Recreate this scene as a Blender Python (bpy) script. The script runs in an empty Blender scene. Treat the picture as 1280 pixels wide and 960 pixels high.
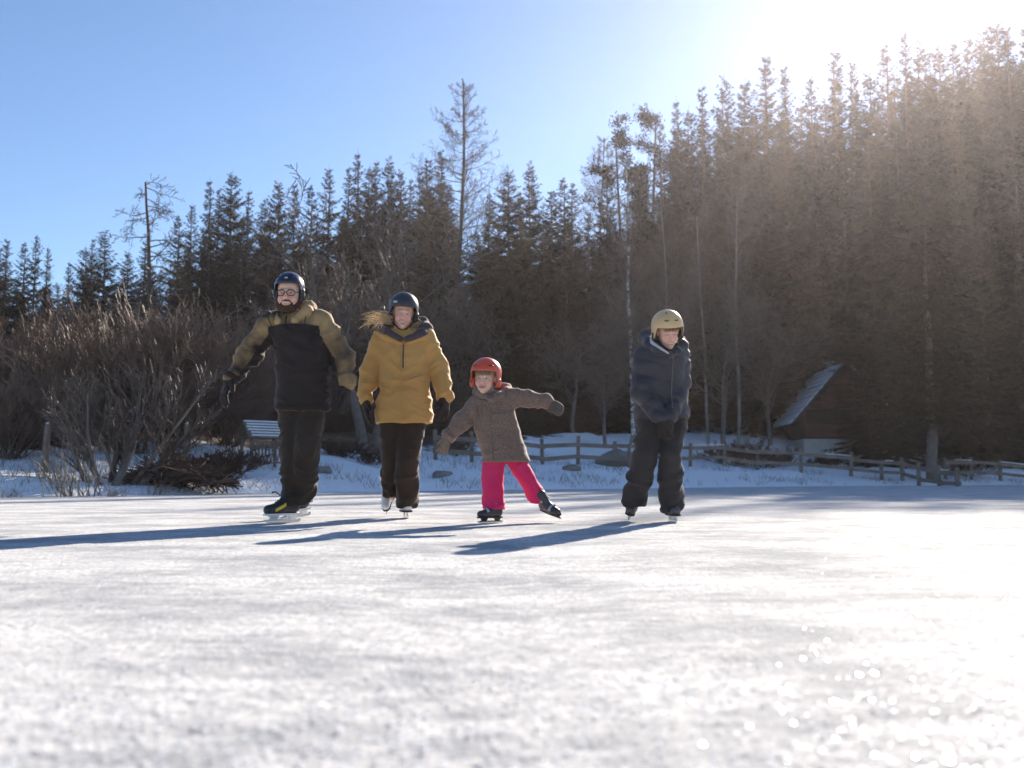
import bpy, math, random
import numpy as np
from mathutils import Vector, Matrix, Euler

# ------------------------------------------------------------------ camera, sky, sun, exposure
SC = bpy.context.scene
COL = SC.collection
random.seed(7)
RNG = np.random.default_rng(11)
R = math.radians

F_PX, HOR, CAM_H = 1244.0, 598.0, 0.315          # focal length in px of the 1280 wide photo, horizon row, lens height
PITCH = math.atan((HOR - 480) / F_PX)
cam_d = bpy.data.cameras.new('camera')
cam_d.sensor_width = 36; cam_d.lens = F_PX / 1280 * 36
cam_d.clip_start = 0.02; cam_d.clip_end = 3000
cam_d.dof.use_dof = True; cam_d.dof.focus_distance = 7.35; cam_d.dof.aperture_fstop = 3.0
cam = bpy.data.objects.new('camera', cam_d); COL.objects.link(cam)
cam.location = (0, 0, CAM_H); cam.rotation_euler = (math.pi / 2 + PITCH, 0, 0)
SC.camera = cam

def ray(px, py):
    u, v = (px - 640) / F_PX, (480 - py) / F_PX
    return np.array([u, math.cos(PITCH) - v * math.sin(PITCH), math.sin(PITCH) + v * math.cos(PITCH)])
def at(px, py, Y):
    d = ray(px, py); return np.array([0, 0, CAM_H]) + d * (Y / d[1])
def gnd(px, py):
    d = ray(px, py); return np.array([0, 0, CAM_H]) + d * (-CAM_H / d[2])
def proj(p):
    x, y, z = p[0], p[1], p[2] - CAM_H
    dep = y * math.cos(PITCH) + z * math.sin(PITCH); up = -y * math.sin(PITCH) + z * math.cos(PITCH)
    return 640 + F_PX * x / dep, 480 - F_PX * up / dep

sun_dir = Vector(ray(1172, -22)).normalized()
SUN_EL = math.asin(sun_dir.z); SUN_AZ = math.atan2(sun_dir.x, sun_dir.y)
W = bpy.data.worlds.new('World'); SC.world = W; W.use_nodes = True
wn = W.node_tree.nodes; wl = W.node_tree.links
sky = wn.new('ShaderNodeTexSky'); sky.sky_type = 'NISHITA'; sky.sun_disc = False
sky.sun_elevation = SUN_EL; sky.sun_rotation = SUN_AZ
sky.altitude = 1000; sky.air_density = 1.0; sky.dust_density = 0.15; sky.ozone_density = 4.0
wl.new(sky.outputs[0], wn['Background'].inputs[0]); wn['Background'].inputs[1].default_value = 0.062
sl = bpy.data.lights.new('sun', 'SUN'); sl.energy = 4.6; sl.angle = R(0.53); sl.color = (1.0, 0.89, 0.75)
so = bpy.data.objects.new('sun', sl); COL.objects.link(so)
so.rotation_euler = sun_dir.to_track_quat('Z', 'Y').to_euler(); so.location = (30, 60, 60)
vs = SC.view_settings
vs.view_transform = 'Standard'; vs.look = 'None'; vs.gamma = 1; vs.use_curve_mapping = False
vs.exposure = 1.46
cy = SC.cycles
cy.use_denoising = True; cy.max_bounces = 8; cy.diffuse_bounces = 4; cy.glossy_bounces = 3
cy.transmission_bounces = 4; cy.volume_bounces = 0; cy.sample_clamp_indirect = 8
cy.use_adaptive_sampling = True; cy.adaptive_threshold = 0.015
HAZE_DENSITY, HAZE_G = 0.00033, 0.74

# ------------------------------------------------------------------ helpers: tags, meshes, noise
def tag(o, label=None, cat=None, group=None, kind=None):
    if label: o['label'] = label
    if cat: o['category'] = cat
    if group: o['group'] = group
    if kind: o['kind'] = kind
    return o
def empty(name, loc, rz=0, label=None, cat=None, group=None):
    o = bpy.data.objects.new(name, None); COL.objects.link(o)
    o.location = tuple(map(float, loc)); o.rotation_euler = (0, 0, rz); o.empty_display_size = 0.1
    return tag(o, label, cat, group)
def mesh_data(name, V, Fc, mats, smooth=False, mi=None, attrs=None):
    """Fc: an (n,3|4) array or list of such arrays"""
    V = np.asarray(V, np.float32); Fs = Fc if isinstance(Fc, list) and isinstance(Fc[0], np.ndarray) else [Fc]
    Fs = [np.asarray(f, np.int32) for f in Fs if len(f)]
    me = bpy.data.meshes.new(name)
    nl = sum(f.size for f in Fs); nf = sum(len(f) for f in Fs)
    me.vertices.add(len(V)); me.vertices.foreach_set('co', V.ravel())
    me.loops.add(nl); me.loops.foreach_set('vertex_index', np.concatenate([f.ravel() for f in Fs]))
    me.polygons.add(nf)
    tot = np.concatenate([np.full(len(f), f.shape[1], np.int32) for f in Fs])
    me.polygons.foreach_set('loop_start', np.concatenate([[0], np.cumsum(tot)[:-1]]).astype(np.int32))
    me.polygons.foreach_set('loop_total', tot)
    for m in (mats if isinstance(mats, (list, tuple)) else [mats]): me.materials.append(m)
    if mi is not None: me.polygons.foreach_set('material_index', np.asarray(mi, np.int32))
    me.polygons.foreach_set('use_smooth', np.full(nf, bool(smooth)))
    for k, a in (attrs or {}).items():
        if a.ndim == 1:
            at_ = me.attributes.new(k, 'FLOAT', 'POINT'); at_.data.foreach_set('value', a.astype(np.float32))
        else:
            at_ = me.attributes.new(k, 'FLOAT_COLOR', 'POINT')
            at_.data.foreach_set('color', np.c_[a, np.ones(len(a))].astype(np.float32).ravel())
    me.update(calc_edges=True); me.validate()
    return me
def link(name, me, parent=None, loc=(0, 0, 0)):
    o = bpy.data.objects.new(name, me); COL.objects.link(o)
    if parent is not None: o.parent = parent
    o.location = tuple(map(float, loc))
    return o
def mk(name, V, Fc, mat, parent=None, smooth=False, **k):
    return link(name, mesh_data(name, V, Fc, mat, smooth, **k), parent)

_TAB = np.random.default_rng(5).random(8192).astype(np.float32)
def vnoise(P, seed=0):
    P = np.asarray(P, np.float32); i = np.floor(P).astype(np.int64); f = P - i; f = f * f * (3 - 2 * f)
    def h(a, b, c): return _TAB[((a * 73856093) ^ (b * 19349663) ^ (c * 83492791) ^ (seed * 2654435761)) & 8191]
    r = 0
    for dx in (0, 1):
        for dy in (0, 1):
            for dz in (0, 1):
                w = (f[:, 0] if dx else 1 - f[:, 0]) * (f[:, 1] if dy else 1 - f[:, 1]) * (f[:, 2] if dz else 1 - f[:, 2])
                r = r + w * h(i[:, 0] + dx, i[:, 1] + dy, i[:, 2] + dz)
    return r * 2 - 1
def fbm(P, seed=0, oct=3):
    P = np.asarray(P, np.float32); r = 0; a = 1.0
    for k in range(oct): r = r + a * vnoise(P * (2.03 ** k) + 7.1 * k, seed + k); a *= .5
    return r / 1.75
def nrm(v): v = np.asarray(v, float); return v / (np.linalg.norm(v) + 1e-12)

class MB:
    """collects simple solids into one mesh"""
    def __init__(s): s.V = []; s.Q = []; s.T = []; s.n = 0
    def add(s, V, Q=(), T=()):
        V = np.asarray(V, float); s.V.append(V)
        if len(Q): s.Q.append(np.asarray(Q) + s.n)
        if len(T): s.T.append(np.asarray(T) + s.n)
        s.n += len(V); return s
    def hexa(s, P):
        return s.add(P, [[0, 3, 2, 1], [4, 5, 6, 7], [0, 1, 5, 4], [1, 2, 6, 5], [2, 3, 7, 6], [3, 0, 4, 7]])
    def box(s, c, d, M=None):
        x, y, z = np.asarray(d) / 2
        P = np.array([[-x, -y, -z], [x, -y, -z], [x, y, -z], [-x, y, -z], [-x, -y, z], [x, -y, z], [x, y, z], [-x, y, z]])
        if M is not None: P = P @ np.asarray(M).T
        return s.hexa(P + np.asarray(c))
    def beam(s, a, b, w, h, up=(0, 0, 1)):
        a = np.asarray(a, float); b = np.asarray(b, float); t = nrm(b - a)
        sd = nrm(np.cross(t, up)) if abs(np.dot(t, up)) < .98 else np.array([1., 0, 0]); u = np.cross(sd, t)
        sd = sd * w / 2; u = u * h / 2
        return s.hexa(np.array([a - sd - u, a + sd - u, b + sd - u, b - sd - u, a - sd + u, a + sd + u, b + sd + u, b - sd + u]))
    def tube(s, P, r, n=8, cap=True):
        P = np.asarray(P, float); m = len(P); r = np.broadcast_to(r, (m,))
        T = np.gradient(P, axis=0); ref = np.array([.31, .2, .93]); V = []
        for k in range(m):
            t = nrm(T[k]); a = np.cross(t, ref)
            if np.linalg.norm(a) < .1: a = np.cross(t, [1, 0, 0])
            a = nrm(a); b = np.cross(t, a)
            th = np.arange(n) * 2 * math.pi / n
            V.append(P[k] + r[k] * (np.cos(th)[:, None] * a + np.sin(th)[:, None] * b))
        V = np.concatenate(V); Q = []
        for k in range(m - 1):
            for j in range(n): Q.append([k * n + j, k * n + (j + 1) % n, (k + 1) * n + (j + 1) % n, (k + 1) * n + j])
        Tr = []
        if cap:
            for j in range(1, n - 1): Tr += [[0, j + 1, j], [(m - 1) * n, (m - 1) * n + j, (m - 1) * n + j + 1]]
        return s.add(V, Q, Tr)
    def build(s, name, mat, parent=None, smooth=False):
        fs = ([np.concatenate(s.Q)] if s.Q else []) + ([np.concatenate(s.T)] if s.T else [])
        return mk(name, np.concatenate(s.V), fs, mat, parent, smooth)

def seg_mesh(P0, P1, R0, R1, n=3):
    """tapered prisms for many twig segments at once"""
    P0, P1 = np.asarray(P0, float), np.asarray(P1, float); R0, R1 = np.asarray(R0, float), np.asarray(R1, float)
    T = P1 - P0; T /= np.linalg.norm(T, axis=1, keepdims=True) + 1e-9
    A = np.cross(T, np.where(np.abs(T[:, 2:3]) < .9, np.array([[0, 0, 1.]]), np.array([[1., 0, 0]]))); A /= np.linalg.norm(A, axis=1, keepdims=True) + 1e-9
    B = np.cross(T, A); V = []
    for Pp, Rr in ((P0, R0), (P1, R1)):
        for j in range(n):
            th = 2 * math.pi * j / n
            V.append(Pp + Rr[:, None] * (math.cos(th) * A + math.sin(th) * B))
    V = np.stack(V, 1).reshape(-1, 3); base = np.arange(len(P0))[:, None] * 2 * n
    Q = np.concatenate([base + np.array([[j, (j + 1) % n, n + (j + 1) % n, n + j]]) for j in range(n)])
    return V, Q

# ------------------------------------------------------------------ materials
def mat(name, col, rough=.7, noise=None, bump=None, spec=.3, metal=0, coat=0, sss=0, trans=None, sheen=0, attr=None, alt=None):
    """noise=(scale, second colour[, contrast]); bump=(scale, strength, distance); alt=(attribute, colour) picks a second colour where attribute>0"""
    m = bpy.data.materials.new(name); m.use_nodes = True
    N, L = m.node_tree.nodes, m.node_tree.links; b = N['Principled BSDF']
    b.inputs['Roughness'].default_value = rough; b.inputs['Metallic'].default_value = metal
    b.inputs['Specular IOR Level'].default_value = spec; b.inputs['Coat Weight'].default_value = coat
    b.inputs['Coat Roughness'].default_value = .12
    if sheen: b.inputs['Sheen Weight'].default_value = sheen; b.inputs['Sheen Roughness'].default_value = .4
    if sss:
        b.inputs['Subsurface Weight'].default_value = sss; b.inputs['Subsurface Scale'].default_value = .01
        b.inputs['Subsurface Radius'].default_value = (1, .35, .2)
    rgb = N.new('ShaderNodeRGB'); rgb.outputs[0].default_value = (*col, 1); out = rgb.outputs[0]
    if attr:
        a = N.new('ShaderNodeAttribute'); a.attribute_name = attr; out = a.outputs['Color']
    if alt:
        a = N.new('ShaderNodeAttribute'); a.attribute_name = alt[0]
        mr = N.new('ShaderNodeMapRange'); L.new(a.outputs['Fac'], mr.inputs[0]); mr.inputs[1].default_value = -.003; mr.inputs[2].default_value = .003
        mx = N.new('ShaderNodeMix'); mx.data_type = 'RGBA'; L.new(mr.outputs[0], mx.inputs[0]); L.new(out, mx.inputs[6]); mx.inputs[7].default_value = (*alt[1], 1); out = mx.outputs[2]
    tc = N.new('ShaderNodeTexCoord')
    if noise:
        nt = N.new('ShaderNodeTexNoise'); nt.inputs['Scale'].default_value = noise[0]; nt.inputs['Detail'].default_value = 5
        L.new(tc.outputs['Object'], nt.inputs['Vector'])
        c = noise[2] if len(noise) > 2 else .2
        mr = N.new('ShaderNodeMapRange'); L.new(nt.outputs[0], mr.inputs[0]); mr.inputs[1].default_value = .5 - c; mr.inputs[2].default_value = .5 + c
        mx = N.new('ShaderNodeMix'); mx.data_type = 'RGBA'; L.new(mr.outputs[0], mx.inputs[0]); L.new(out, mx.inputs[6])
        mx.inputs[7].default_value = (*noise[1], 1); out = mx.outputs[2]
    L.new(out, b.inputs['Base Color'])
    if bump:
        nt = N.new('ShaderNodeTexNoise'); nt.inputs['Scale'].default_value = bump[0]; nt.inputs['Detail'].default_value = 4
        L.new(tc.outputs['Object'], nt.inputs['Vector'])
        bp = N.new('ShaderNodeBump'); bp.inputs['Strength'].default_value = bump[1]; bp.inputs['Distance'].default_value = bump[2]
        L.new(nt.outputs[0], bp.inputs['Height']); L.new(bp.outputs[0], b.inputs['Normal'])
    if trans:
        t = N.new('ShaderNodeBsdfTranslucent'); t.inputs[0].default_value = (*trans[1], 1)
        ms = N.new('ShaderNodeMixShader'); ms.inputs[0].default_value = trans[0]
        L.new(b.outputs[0], ms.inputs[1]); L.new(t.outputs[0], ms.inputs[2]); L.new(ms.outputs[0], N['Material Output'].inputs[0])
    return m

M = {}
M['needles'] = mat('needles', (.012, .016, .009), .8, (.45, (.026, .022, .013), .25), trans=(.10, (.07, .055, .025)), spec=.2)
M['needles_sun_tint'] = mat('needles_sun_tint', (.028, .027, .014), .8, (.5, (.06, .044, .023), .25), trans=(.16, (.13, .095, .045)), spec=.2)  # lighter copy of the needles, olive tint of grazing sun put into the colour
M['bark'] = mat('bark', (.06, .042, .032), .9, (3, (.11, .085, .07)), (14, .7, .03))
M['bark_grey'] = mat('bark_grey', (.12, .10, .085), .9, (4, (.20, .17, .15)), (14, .6, .02))
M['twig'] = mat('twig', (.085, .062, .048), .65, (1.2, (.14, .11, .09)), spec=.35)
M['twig_red'] = mat('twig_red', (.075, .042, .03), .7, (1.5, (.12, .075, .05)), spec=.3)
M['twig_pale'] = mat('twig_pale', (.17, .135, .105), .5, (1.2, (.25, .2, .155)), spec=.45)
M['larch_twig'] = mat('larch_twig', (.10, .075, .05), .75, (1.5, (.15, .11, .075)), spec=.25)
M['wood'] = mat('wood', (.15, .115, .09), .85, (2.5, (.24, .20, .165)), (30, .5, .01))
M['wood_dark'] = mat('wood_dark', (.06, .042, .032), .85, (3, (.10, .072, .055)), (25, .5, .01))
M['cabin_red'] = mat('cabin_red', (.15, .058, .036), .8, (3, (.21, .09, .06)), (20, .4, .01))
M['cabin_wood'] = mat('cabin_wood', (.10, .055, .036), .8, (3, (.15, .085, .06)), (20, .4, .01))
M['plaster'] = mat('plaster', (.55, .53, .5), .9, (3, (.45, .43, .40)))
M['glass_dark'] = mat('glass_dark', (.012, .013, .016), .1, spec=.5)
M['rock'] = mat('rock', (.17, .155, .14), .9, (3, (.27, .25, .23)), (9, .8, .05))
M['dry_grass'] = mat('dry_grass', (.17, .115, .06), .8, (1.5, (.26, .19, .10)), trans=(.3, (.25, .17, .08)))
M['steel'] = mat('steel', (.62, .63, .65), .22, metal=1)
M['white_plastic'] = mat('white_plastic', (.78, .78, .78), .35, (30, (.7, .7, .71)), spec=.5)
M['black_plastic'] = mat('black_plastic', (.015, .015, .017), .4, spec=.45)
M['black_cloth'] = mat('black_cloth', (.024, .018, .015), .85, (60, (.032, .025, .021)), (500, .3, .001), sheen=.1)
M['grey_cloth'] = mat('grey_cloth', (.09, .08, .085), .85, (60, (.12, .105, .11)), (400, .3, .001), sheen=.2)
M['silver_cloth'] = mat('silver_cloth', (.5, .5, .53), .7, (60, (.42, .42, .46)))

# ------------------------------------------------------------------ terrain
SX = np.array([-400, -60, -14, -8.6, -6.6, -4.5, 0, 10, 25, 45, 400]); SY = np.array([12, 12, 13.0, 14.6, 21, 23.5, 27, 38.5, 49, 60, 120])
def shore(x):
    x = np.asarray(x, float); r = 0
    for d in (-3, -1.5, 0, 1.5, 3): r = r + np.interp(x + d, SX, SY)
    return r / 5
PS = np.array([-60, -3, 0, .6, 2.5, 6, 10, 13, 18, 24, 35, 60, 100, 200, 800]); PZ = np.array([-.5, -.25, -.01, .16, .36, .72, .98, 1.45, 2.75, 3.5, 5.0, 9.0, 17, 28, 28])
def terrain_z(x, y):
    x = np.asarray(x, float); y = np.asarray(y, float)
    s = y - shore(x); z = np.interp(s, PS, PZ)
    k = np.clip((x + 25) / 45, 0, 1); k = k * k * (3 - 2 * k); hill = .3 + .7 * k
    far = np.clip((s - 12) / 10, 0, 1)
    z = np.where(s > 0, z * (1 - far + far * hill), z)
    P = np.stack([x.ravel(), y.ravel(), 0 * x.ravel()], 1)
    n = (fbm(P * .35, 3) * .22 + fbm(P * 1.3, 9) * .11).reshape(x.shape)
    return z + n * np.clip((s - .2) / 3, 0, 1)
def tz(x, y): return float(terrain_z(np.array([[x]]), np.array([[y]]))[0, 0])

gx = np.unique(np.concatenate([np.linspace(-420, -40, 40), np.linspace(-40, 60, 420), np.linspace(60, 420, 40)]))
gy = np.unique(np.concatenate([np.linspace(9, 70, 320), np.linspace(70, 130, 60), np.linspace(130, 900, 40)]))
X, Y = np.meshgrid(gx, gy); Z = terrain_z(X, Y)
nx, ny = len(gx), len(gy)
idx = (np.arange(ny - 1)[:, None] * nx + np.arange(nx - 1)[None]).ravel()
S_ = (Y - shore(X))
duff = np.clip((S_ - np.interp(X, [-60, -8, -2, 4, 12, 22, 30, 60], [12, 11, 13, 20, 27, 29, 26, 24])) / 3, -1, 1)
gm = bpy.data.materials.new('snowy_ground'); gm.use_nodes = True
N, L = gm.node_tree.nodes, gm.node_tree.links; b = N['Principled BSDF']
b.inputs['Roughness'].default_value = .75; b.inputs['Specular IOR Level'].default_value = .2
tc = N.new('ShaderNodeTexCoord'); a = N.new('ShaderNodeAttribute'); a.attribute_name = 'duff'
n1 = N.new('ShaderNodeTexNoise'); n1.inputs['Scale'].default_value = .9; n1.inputs['Detail'].default_value = 7; L.new(tc.outputs['Object'], n1.inputs[0])
n2 = N.new('ShaderNodeTexNoise'); n2.inputs['Scale'].default_value = 5; n2.inputs['Detail'].default_value = 5; L.new(tc.outputs['Object'], n2.inputs[0])
ad = N.new('ShaderNodeMath'); ad.operation = 'MULTIPLY_ADD'; L.new(a.outputs['Fac'], ad.inputs[0]); ad.inputs[1].default_value = .45; L.new(n1.outputs[0], ad.inputs[2])
mr = N.new('ShaderNodeMapRange'); L.new(ad.outputs[0], mr.inputs[0]); mr.inputs[1].default_value = .56; mr.inputs[2].default_value = .66
cr = N.new('ShaderNodeMix'); cr.data_type = 'RGBA'; L.new(n2.outputs[0], cr.inputs[0]); cr.inputs[6].default_value = (.05, .034, .024, 1); cr.inputs[7].default_value = (.13, .09, .06, 1)
cs = N.new('ShaderNodeMix'); cs.data_type = 'RGBA'; L.new(n2.outputs[0], cs.inputs[0]); cs.inputs[6].default_value = (.80, .82, .85, 1); cs.inputs[7].default_value = (.91, .92, .93, 1)
mx = N.new('ShaderNodeMix'); mx.data_type = 'RGBA'; L.new(mr.outputs[0], mx.inputs[0]); L.new(cs.outputs[2], mx.inputs[6]); L.new(cr.outputs[2], mx.inputs[7]); L.new(mx.outputs[2], b.inputs['Base Color'])
bp = N.new('ShaderNodeBump'); bp.inputs['Strength'].default_value = .6; bp.inputs['Distance'].default_value = .12; L.new(n2.outputs[0], bp.inputs['Height']); L.new(bp.outputs[0], b.inputs['Normal'])
tag(mk('ground', np.stack([X.ravel(), Y.ravel(), Z.ravel()], 1), np.stack([idx, idx + 1, idx + nx + 1, idx + nx], 1), gm, smooth=True,
       attrs={'duff': duff.ravel()}), 'snow covered shore rising into the brown forest floor', kind='structure')

# lake ice: fine real relief near the lens
im = bpy.data.materials.new('frosted_ice'); im.use_nodes = True
N, L = im.node_tree.nodes, im.node_tree.links; b = N['Principled BSDF']
tc = N.new('ShaderNodeTexCoord')
def ntex(scale, det, stretch=(1, 1, 1), rough=.6):
    mp = N.new('ShaderNodeMapping'); mp.inputs['Scale'].default_value = stretch; L.new(tc.outputs['Object'], mp.inputs[0])
    t = N.new('ShaderNodeTexNoise'); t.inputs['Scale'].default_value = scale; t.inputs['Detail'].default_value = det; t.inputs['Roughness'].default_value = rough
    L.new(mp.outputs[0], t.inputs[0]); return t.outputs[0]
def rng_(x, a, b_, c=0., d=1.):
    m = N.new('ShaderNodeMapRange'); L.new(x, m.inputs[0]); m.inputs[1].default_value = a; m.inputs[2].default_value = b_; m.inputs[3].default_value = c; m.inputs[4].default_value = d; return m.outputs[0]
def mixc(f, c1, c2):
    m = N.new('ShaderNodeMix'); m.data_type = 'RGBA'; L.new(f, m.inputs[0])
    for i, c in ((6, c1), (7, c2)):
        if isinstance(c, tuple): m.inputs[i].default_value = (*c, 1)
        else: L.new(c, m.inputs[i])
    return m.outputs[2]
def math_(op, a_, b_):
    m = N.new('ShaderNodeMath'); m.operation = op
    for i, v in ((0, a_), (1, b_)):
        if isinstance(v, (int, float)): m.inputs[i].default_value = v
        else: L.new(v, m.inputs[i])
    return m.outputs[0]
big = ntex(1.8, 7, (.8, 1.0, 1)); fine = ntex(48, 6); grain = ntex(260, 2); wind = ntex(13, 6, (.8, 1.1, 1), .7)
patch = rng_(math_('ADD', math_('MULTIPLY', big, .6), math_('MULTIPLY', wind, .4)), .42, .56)
c = mixc(patch, (.33, .34, .36), (.72, .715, .71))
c = mixc(rng_(fine, .38, .56), (.43, .44, .455), c)
h = math_('ADD', math_('MULTIPLY', fine, .45), math_('MULTIPLY', grain, .28)); h = math_('ADD', h, math_('MULTIPLY', wind, .25))
bp = N.new('ShaderNodeBump'); bp.inputs['Strength'].default_value = .9; bp.inputs['Distance'].default_value = .014; L.new(h, bp.inputs['Height'])
N.remove(b); df = N.new('ShaderNodeBsdfDiffuse'); gs = N.new('ShaderNodeBsdfGlossy'); gs.inputs['Roughness'].default_value = .36; ms = N.new('ShaderNodeMixShader')
L.new(c, df.inputs[0]); L.new(bp.outputs[0], df.inputs['Normal']); L.new(bp.outputs[0], gs.inputs['Normal'])
L.new(rng_(math_('ADD', math_('MULTIPLY', grain, .6), math_('MULTIPLY', fine, .4)), .42, .62, .001, .029), ms.inputs[0])
L.new(df.outputs[0], ms.inputs[1]); L.new(gs.outputs[0], ms.inputs[2]); L.new(ms.outputs[0], N['Material Output'].inputs[0])
ys = np.concatenate([[-220, -60, -15, -4, -1, 0, .3], np.geomspace(.5, 14, 380), np.geomspace(14.5, 90, 60)])
us = np.concatenate([[-400, -60, -10, -3, -1.4], np.linspace(-1, 1, 300), [1.4, 3, 10, 60, 400]])
U, Yg = np.meshgrid(us, ys); Wd = np.maximum(np.abs(Yg), .9) * .62; Xg = np.where(np.abs(U) <= 1, U * Wd, np.sign(U) * (Wd + np.abs(U) - 1))
P = np.stack([Xg.ravel(), Yg.ravel(), 0 * Xg.ravel()], 1)
zi = (fbm(P * np.array([6, 9, 1]), 21) * .0014 + fbm(P * np.array([40, 60, 1]), 31, 2) * .0016).reshape(Xg.shape) * np.clip(1.5 - Yg / 12, 0, 1) * np.clip(Yg / .4, 0, 1)
nx, ny = len(us), len(ys); idx = (np.arange(ny - 1)[:, None] * nx + np.arange(nx - 1)[None]).ravel()
tag(mk('lake_ice', np.stack([Xg.ravel(), Yg.ravel(), zi.ravel()], 1), np.stack([idx, idx + 1, idx + nx + 1, idx + nx], 1), im, smooth=True),
    'frosted ice of the frozen lake', kind='structure')

# hoar crystals that glint in the low sun: uncountable, one object
n = 26000
yy = .75 * (8 / .75) ** (RNG.random(n) ** .9); xx = (RNG.random(n) * 2 - 1) * yy * .56
sz = (.0008 + .0034 * RNG.random(n) ** 2.2) * np.clip(1.7 - .35 * yy, .8, 1.5)
tl = RNG.normal(0, .13, (n, 2)); nv = np.c_[tl, np.ones(n)]; nv /= np.linalg.norm(nv, axis=1, keepdims=True)
t1 = np.cross(nv, np.c_[RNG.normal(0, 1, (n, 2)), np.zeros(n)]); t1 /= np.linalg.norm(t1, axis=1, keepdims=True); t2 = np.cross(nv, t1)
cc = np.c_[xx, yy, .0040 + 0 * xx]
V = np.stack([cc + sz[:, None] * (math.cos(a) * t1 + math.sin(a) * t2) for a in np.arange(5) * 2 * math.pi / 5], 1).reshape(-1, 3)
M['crystal'] = mat('crystal', (.85, .87, .9), .15, spec=.9, trans=(.35, (.9, .92, .95)))
tag(mk('hoar_frost', V, np.arange(n)[:, None] * 5 + np.arange(5)[None], M['crystal']),
    'glinting hoar frost crystals scattered over the lake ice', 'frost', kind='stuff')
# ------------------------------------------------------------------ trees
def spruce_mesh(seed, H=20.0, rad=2.6, base=.06, dens=1.0, ragged=.35, droop=.35, top_thin=.9, dead=False):
    r = np.random.default_rng(seed); nodes = []; dirs = []; scl = []; bs = []
    z = base * H
    while z < H * .985:
        t = z / H; Lm = rad * (1 - math.exp(-(1 - t) * 20 / top_thin)) * (1 - .25 * max(0, .25 - t)) + .10
        nb = int(round((5 + 3 * (1 - t)) * dens)) + (r.random() < .4)
        a0 = r.random() * 6.28
        for k in range(nb):
            az = a0 + 6.283 * k / nb + r.normal(0, .25); Ln = Lm * (1 - ragged * r.random() ** 1.3) * (1.12 if r.random() < .12 else 1)
            if r.random() < .07: continue
            up = .55 * t ** 2 + .10 - droop * (1 - t) + r.normal(0, .08)
            m = max(3, int(Ln / .15)); s = (np.arange(m) + r.random(m) * .6 + .35) / m
            hx, hy = math.cos(az), math.sin(az)
            zz = z + r.normal(0, .12) + Ln * (up * s - .30 * (1 - t) * s ** 2 + .22 * s ** 3)
            pts = np.c_[hx * Ln * s, hy * Ln * s, zz]
            bs.append((np.array([0, 0, z]), pts[-1], .012 + .012 * Ln))
            for q in range(m):
                w = (1 - .55 * s[q]) * (.12 + .88 * min(1, Ln / 1.6))
                for sd in (-1, 1):
                    for _ in range(4):
                        ang = az + sd * r.uniform(.35, 1.25)
                        nodes.append(pts[q] + r.normal(0, .035, 3)); dirs.append((math.cos(ang), math.sin(ang), r.uniform(-.75, .18) if t < .85 else r.uniform(-.3, .5)))
                        scl.append((r.uniform(.28, .62) * (.14 + 1.06 * w), r.uniform(.022, .052) * (.45 + .55 * w)))
            nodes.append(pts[-1]); dirs.append((hx, hy, r.uniform(-.1, .45))); scl.append((r.uniform(.2, .4) * (.2 + .8 * min(1, Ln)), .022))
        z += r.uniform(.36, .60) * (1.0 if t < .8 else .75) * (H / 20) ** .5
    for k in range(5): nodes.append(np.array([0, 0, H - .2 * k - .05])); dirs.append((r.normal(0, .35), r.normal(0, .35), 1)); scl.append((.14, .018))
    C = np.array(nodes); D = np.array(dirs); D /= np.linalg.norm(D, axis=1, keepdims=True); S = np.array(scl)
    sd = np.cross(D, r.normal(0, 1, D.shape)); sd /= np.linalg.norm(sd, axis=1, keepdims=True) + 1e-9
    ln, wd = S[:, :1], S[:, 1:]
    V = np.stack([C - D * ln * .12, C + D * ln * .45 + sd * wd, C + D * ln + np.array([0, 0, -.25]) * ln * .3, C + D * ln * .45 - sd * wd], 1).reshape(-1, 3)
    Q = np.arange(len(C))[:, None] * 4 + np.array([[0, 1, 2, 3]])
    b0 = np.array([x[0] for x in bs]); b1 = np.array([x[1] for x in bs]); br = np.array([x[2] for x in bs])
    return V, Q, b0, b1, br
def trunk_mesh(H, r0, seed, bend=.0, b=None):
    r = np.random.default_rng(seed); n = 14; m = MB(); t = np.linspace(0, 1, n)
    P = np.c_[np.cumsum(r.normal(0, bend, n)), np.cumsum(r.normal(0, bend, n)), t * H * .99]; P[:, :2] -= P[0, :2]; P[0, 2] = -.5
    m.tube(P, r0 * (1 - t) ** .85 + .012, 7); V = np.concatenate(m.V); Q = np.concatenate(m.Q); T = np.concatenate(m.T)
    if b is not None:
        v, q = seg_mesh(b[0], b[1], b[2], b[2] * .3); Q = np.concatenate([Q, q + len(V)]); V = np.concatenate([V, v])
    return V, [Q, T], P
SPR = []
for i, (rad, base, dens, rag, dr, tt) in enumerate([(3.2, .05, 1.0, .40, .35, 8), (2.6, .10, .95, .5, .25, 9), (3.8, .04, 1.0, .45, .45, 9), (1.9, .12, .95, .55, .3, 9), (2.8, .16, .8, .6, .3, 8), (3.0, .05, 1.0, .40, .2, 8), (2.2, .2, .8, .65, .35, 10)]):
    V, Q, b0, b1, br = spruce_mesh(100 + i, 20, rad, base, dens, rag, dr, tt)
    tv, tf, _ = trunk_mesh(20, .24, 200 + i, .02, (b0, b1, br))
    SPR.append((mesh_data('spruce_crown', V, Q, M['needles']), mesh_data('spruce_crown_sun_tint', V, Q, M['needles_sun_tint']), mesh_data('spruce_trunk', tv, tf, M['bark'])))
def spruce(x, y, H, var, wid=1.0, olive=False, label=None, group=None, rz=None):
    o = empty('spruce_tree', (x, y, tz(x, y) - .05), random.random() * 6.28 if rz is None else rz, label, 'tree', group)
    s = H / 20; o.scale = (s * wid, s * wid, s)
    c, co, t = SPR[var]
    link('crown', co if olive else c, o); link('trunk', t, o)
    return o
def top_h(px, py, Yd):
    p = at(px, py, Yd); return p[0], Yd, p[2] - tz(p[0], Yd)

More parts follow.
